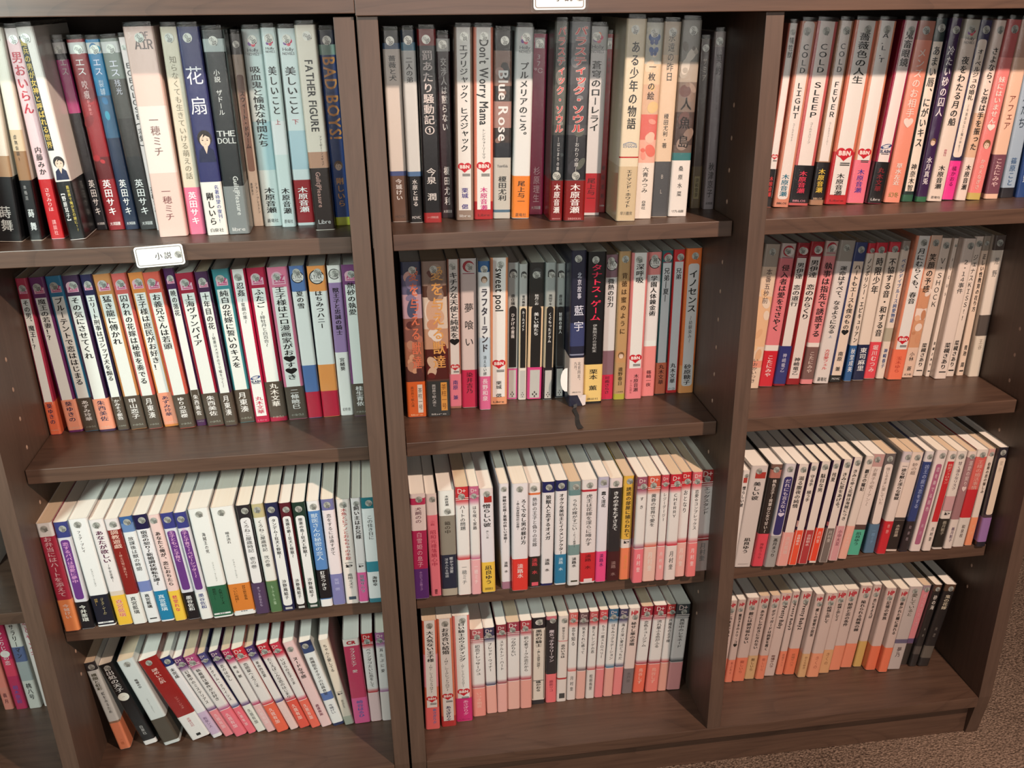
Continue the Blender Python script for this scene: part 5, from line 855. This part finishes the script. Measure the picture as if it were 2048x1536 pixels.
# ---------------------------------------------------------------- shelf signs, ribbon, index tab
def sign(x0, x1, z0, z1, y, label, tilt=0):
    cx, cz = (x0 + x1) / 2, (z0 + z1) / 2; w_, h_ = x1 - x0, z1 - z0
    root = empty('shelf_sign', (cx, y, cz), label, 'sign'); root.rotation_euler = (0, R(tilt), 0)
    def rp(w2, h2, r, yy, m, name, par):
        return plate(name, -w2 / 2, w2 / 2, -h2 / 2, h2 / 2, yy, m, par, r)
    # laminated pouch with real thickness
    import bmesh
    def slab(name, w2, h2, r, y0, y1, m):
        pts = []
        for ccx, ccz, a0 in ((w2 / 2 - r, -h2 / 2 + r, -90), (w2 / 2 - r, h2 / 2 - r, 0), (-w2 / 2 + r, h2 / 2 - r, 90), (-w2 / 2 + r, -h2 / 2 + r, 180)):
            for k in range(5): a = R(a0 + k * 22.5); pts.append((ccx + r * math.cos(a), ccz + r * math.sin(a)))
        n = len(pts); v = [(a, y0, b) for a, b in pts] + [(a, y1, b) for a, b in pts]
        return mesh_obj(name, v, [tuple(range(n)), tuple(range(2 * n - 1, n - 1, -1))] + [(k, n + k, n + (k + 1) % n, (k + 1) % n) for k in range(n)], [m], root)
    slab('laminate_pouch', w_ + .006, h_ + .006, .003, -.0002, .0006, FILM)
    slab('card', w_, h_, .003, -.0006, 0, plain('sign_card', 'f2f3f0', .35))
    A = Art(); A.y = -.0007
    i = 'sg'; r = .0024
    for w2, h2, rr in ((w_ - .003, h_ - .003, .0026),):
        pts = []; pin = []
        for ccx, ccz, a0 in ((w2 / 2 - rr, -h2 / 2 + rr, -90), (w2 / 2 - rr, h2 / 2 - rr, 0), (-w2 / 2 + rr, h2 / 2 - rr, 90), (-w2 / 2 + rr, -h2 / 2 + rr, 180)):
            for k in range(5): a = R(a0 + k * 22.5); pts.append((ccx + rr * math.cos(a), ccz + rr * math.sin(a))); pin.append((ccx + (rr - .0009) * math.cos(a), ccz + (rr - .0009) * math.sin(a)))
        n = len(pts)
        for k in range(n): A.poly([pts[k], pts[(k + 1) % n], pin[(k + 1) % n], pin[k]], '8c8a86'); A.y += .000012
    A.build('border_line', root)
    A = Art(); A.y = -.0007; s = h_ * .36
    for ch, px in (('小', -.02 * w_), ('説', .17 * w_)):
        g = glyph(ch, 1); n = len(A.v); A.v += [(px + a * s, -.0008 - l * LAY, (b - CY) * s) for a, b, l in g[0]]; A.f += [tuple(q + n for q in f) for f in g[1]]; A.mi += [A.mat('555')] * len(g[1])
    A.build('sign_lettering', root)
    st = bpy.data.objects.new('sticker', sticker_mesh()); C.objects.link(st); st.parent = root; st.location = (w_ * .385, -.0009, 0); st.scale = (.0078, .00008, .0078)
    return root
sign(-.2528, -.2024, .6842, .7065, .0478 - .003, 'white rounded sign card on the top shelf edge of the left bay', -2.6)
sign(.1715, .2234, .9343, .9570, -.0068, 'white sign card at the top edge above the middle bay')
for root in RIB:
    rx, ry, rz = root.location
    pts = [(.2446, .1240, .0050, .0022), (.2440, .1215, .0006, .0023), (.2413, .1145, .0022, .0023), (.2416, .0960, .0004, .0024), (.2386, .0800, .0018, .0025), (.2374, .0689, .0004, .0031), (.2380, .0557, .0007, .0036)]
    vs = []; fs = []
    for (px, py, pz, hw) in pts:
        for q in (0, 1):
            for sg in (-1, 1): vs.append((px + sg * hw - rx, py - ry, .4518 + pz + q * .0004 - rz + sg * .0006))
    for k in range(len(pts) - 1):
        a = 4 * k
        fs += [(a, a + 1, a + 5, a + 4), (a + 2, a + 6, a + 7, a + 3), (a, a + 4, a + 6, a + 2), (a + 1, a + 3, a + 7, a + 5)]
    fs += [(0, 2, 3, 1), (len(vs) - 4, len(vs) - 3, len(vs) - 1, len(vs) - 2)]
    mesh_obj('ribbon_bookmark', vs, fs, [plain('black_ribbon', '1c1b1b', 0.6)], root)
    # white folded flap poking out of the left side, and a loose corner of the paper band at the foot
    n = 9; v = []
    for q in (0, .0006):
        for k in range(n): a = R(80 + 200 * k / (n - 1)); v.append((-.0128 + .0078 * math.cos(a), .004 + q, .036 + .0165 * math.sin(a)))
    mesh_obj('index_tab', v, [tuple(range(n)), tuple(range(2 * n - 1, n - 1, -1))] + [(k, n + k, n + (k + 1) % n, (k + 1) % n) for k in range(n)], [print_mat('f4f2ee')], root)
    v = [(.0015, -.0006, .0155), (.0128, -.0006, .0155), (.0122, -.0012, .0020), (.0085, -.0014, .0006), (.0015, -.0002, .0155), (.0128, -.0002, .0155), (.0122, -.0008, .0020), (.0085, -.0010, .0006)]
    mesh_obj('band_corner', v, [(0, 1, 2, 3), (7, 6, 5, 4), (0, 3, 7, 4), (1, 5, 6, 2), (3, 2, 6, 7)], [print_mat('ddd0cc')], root)
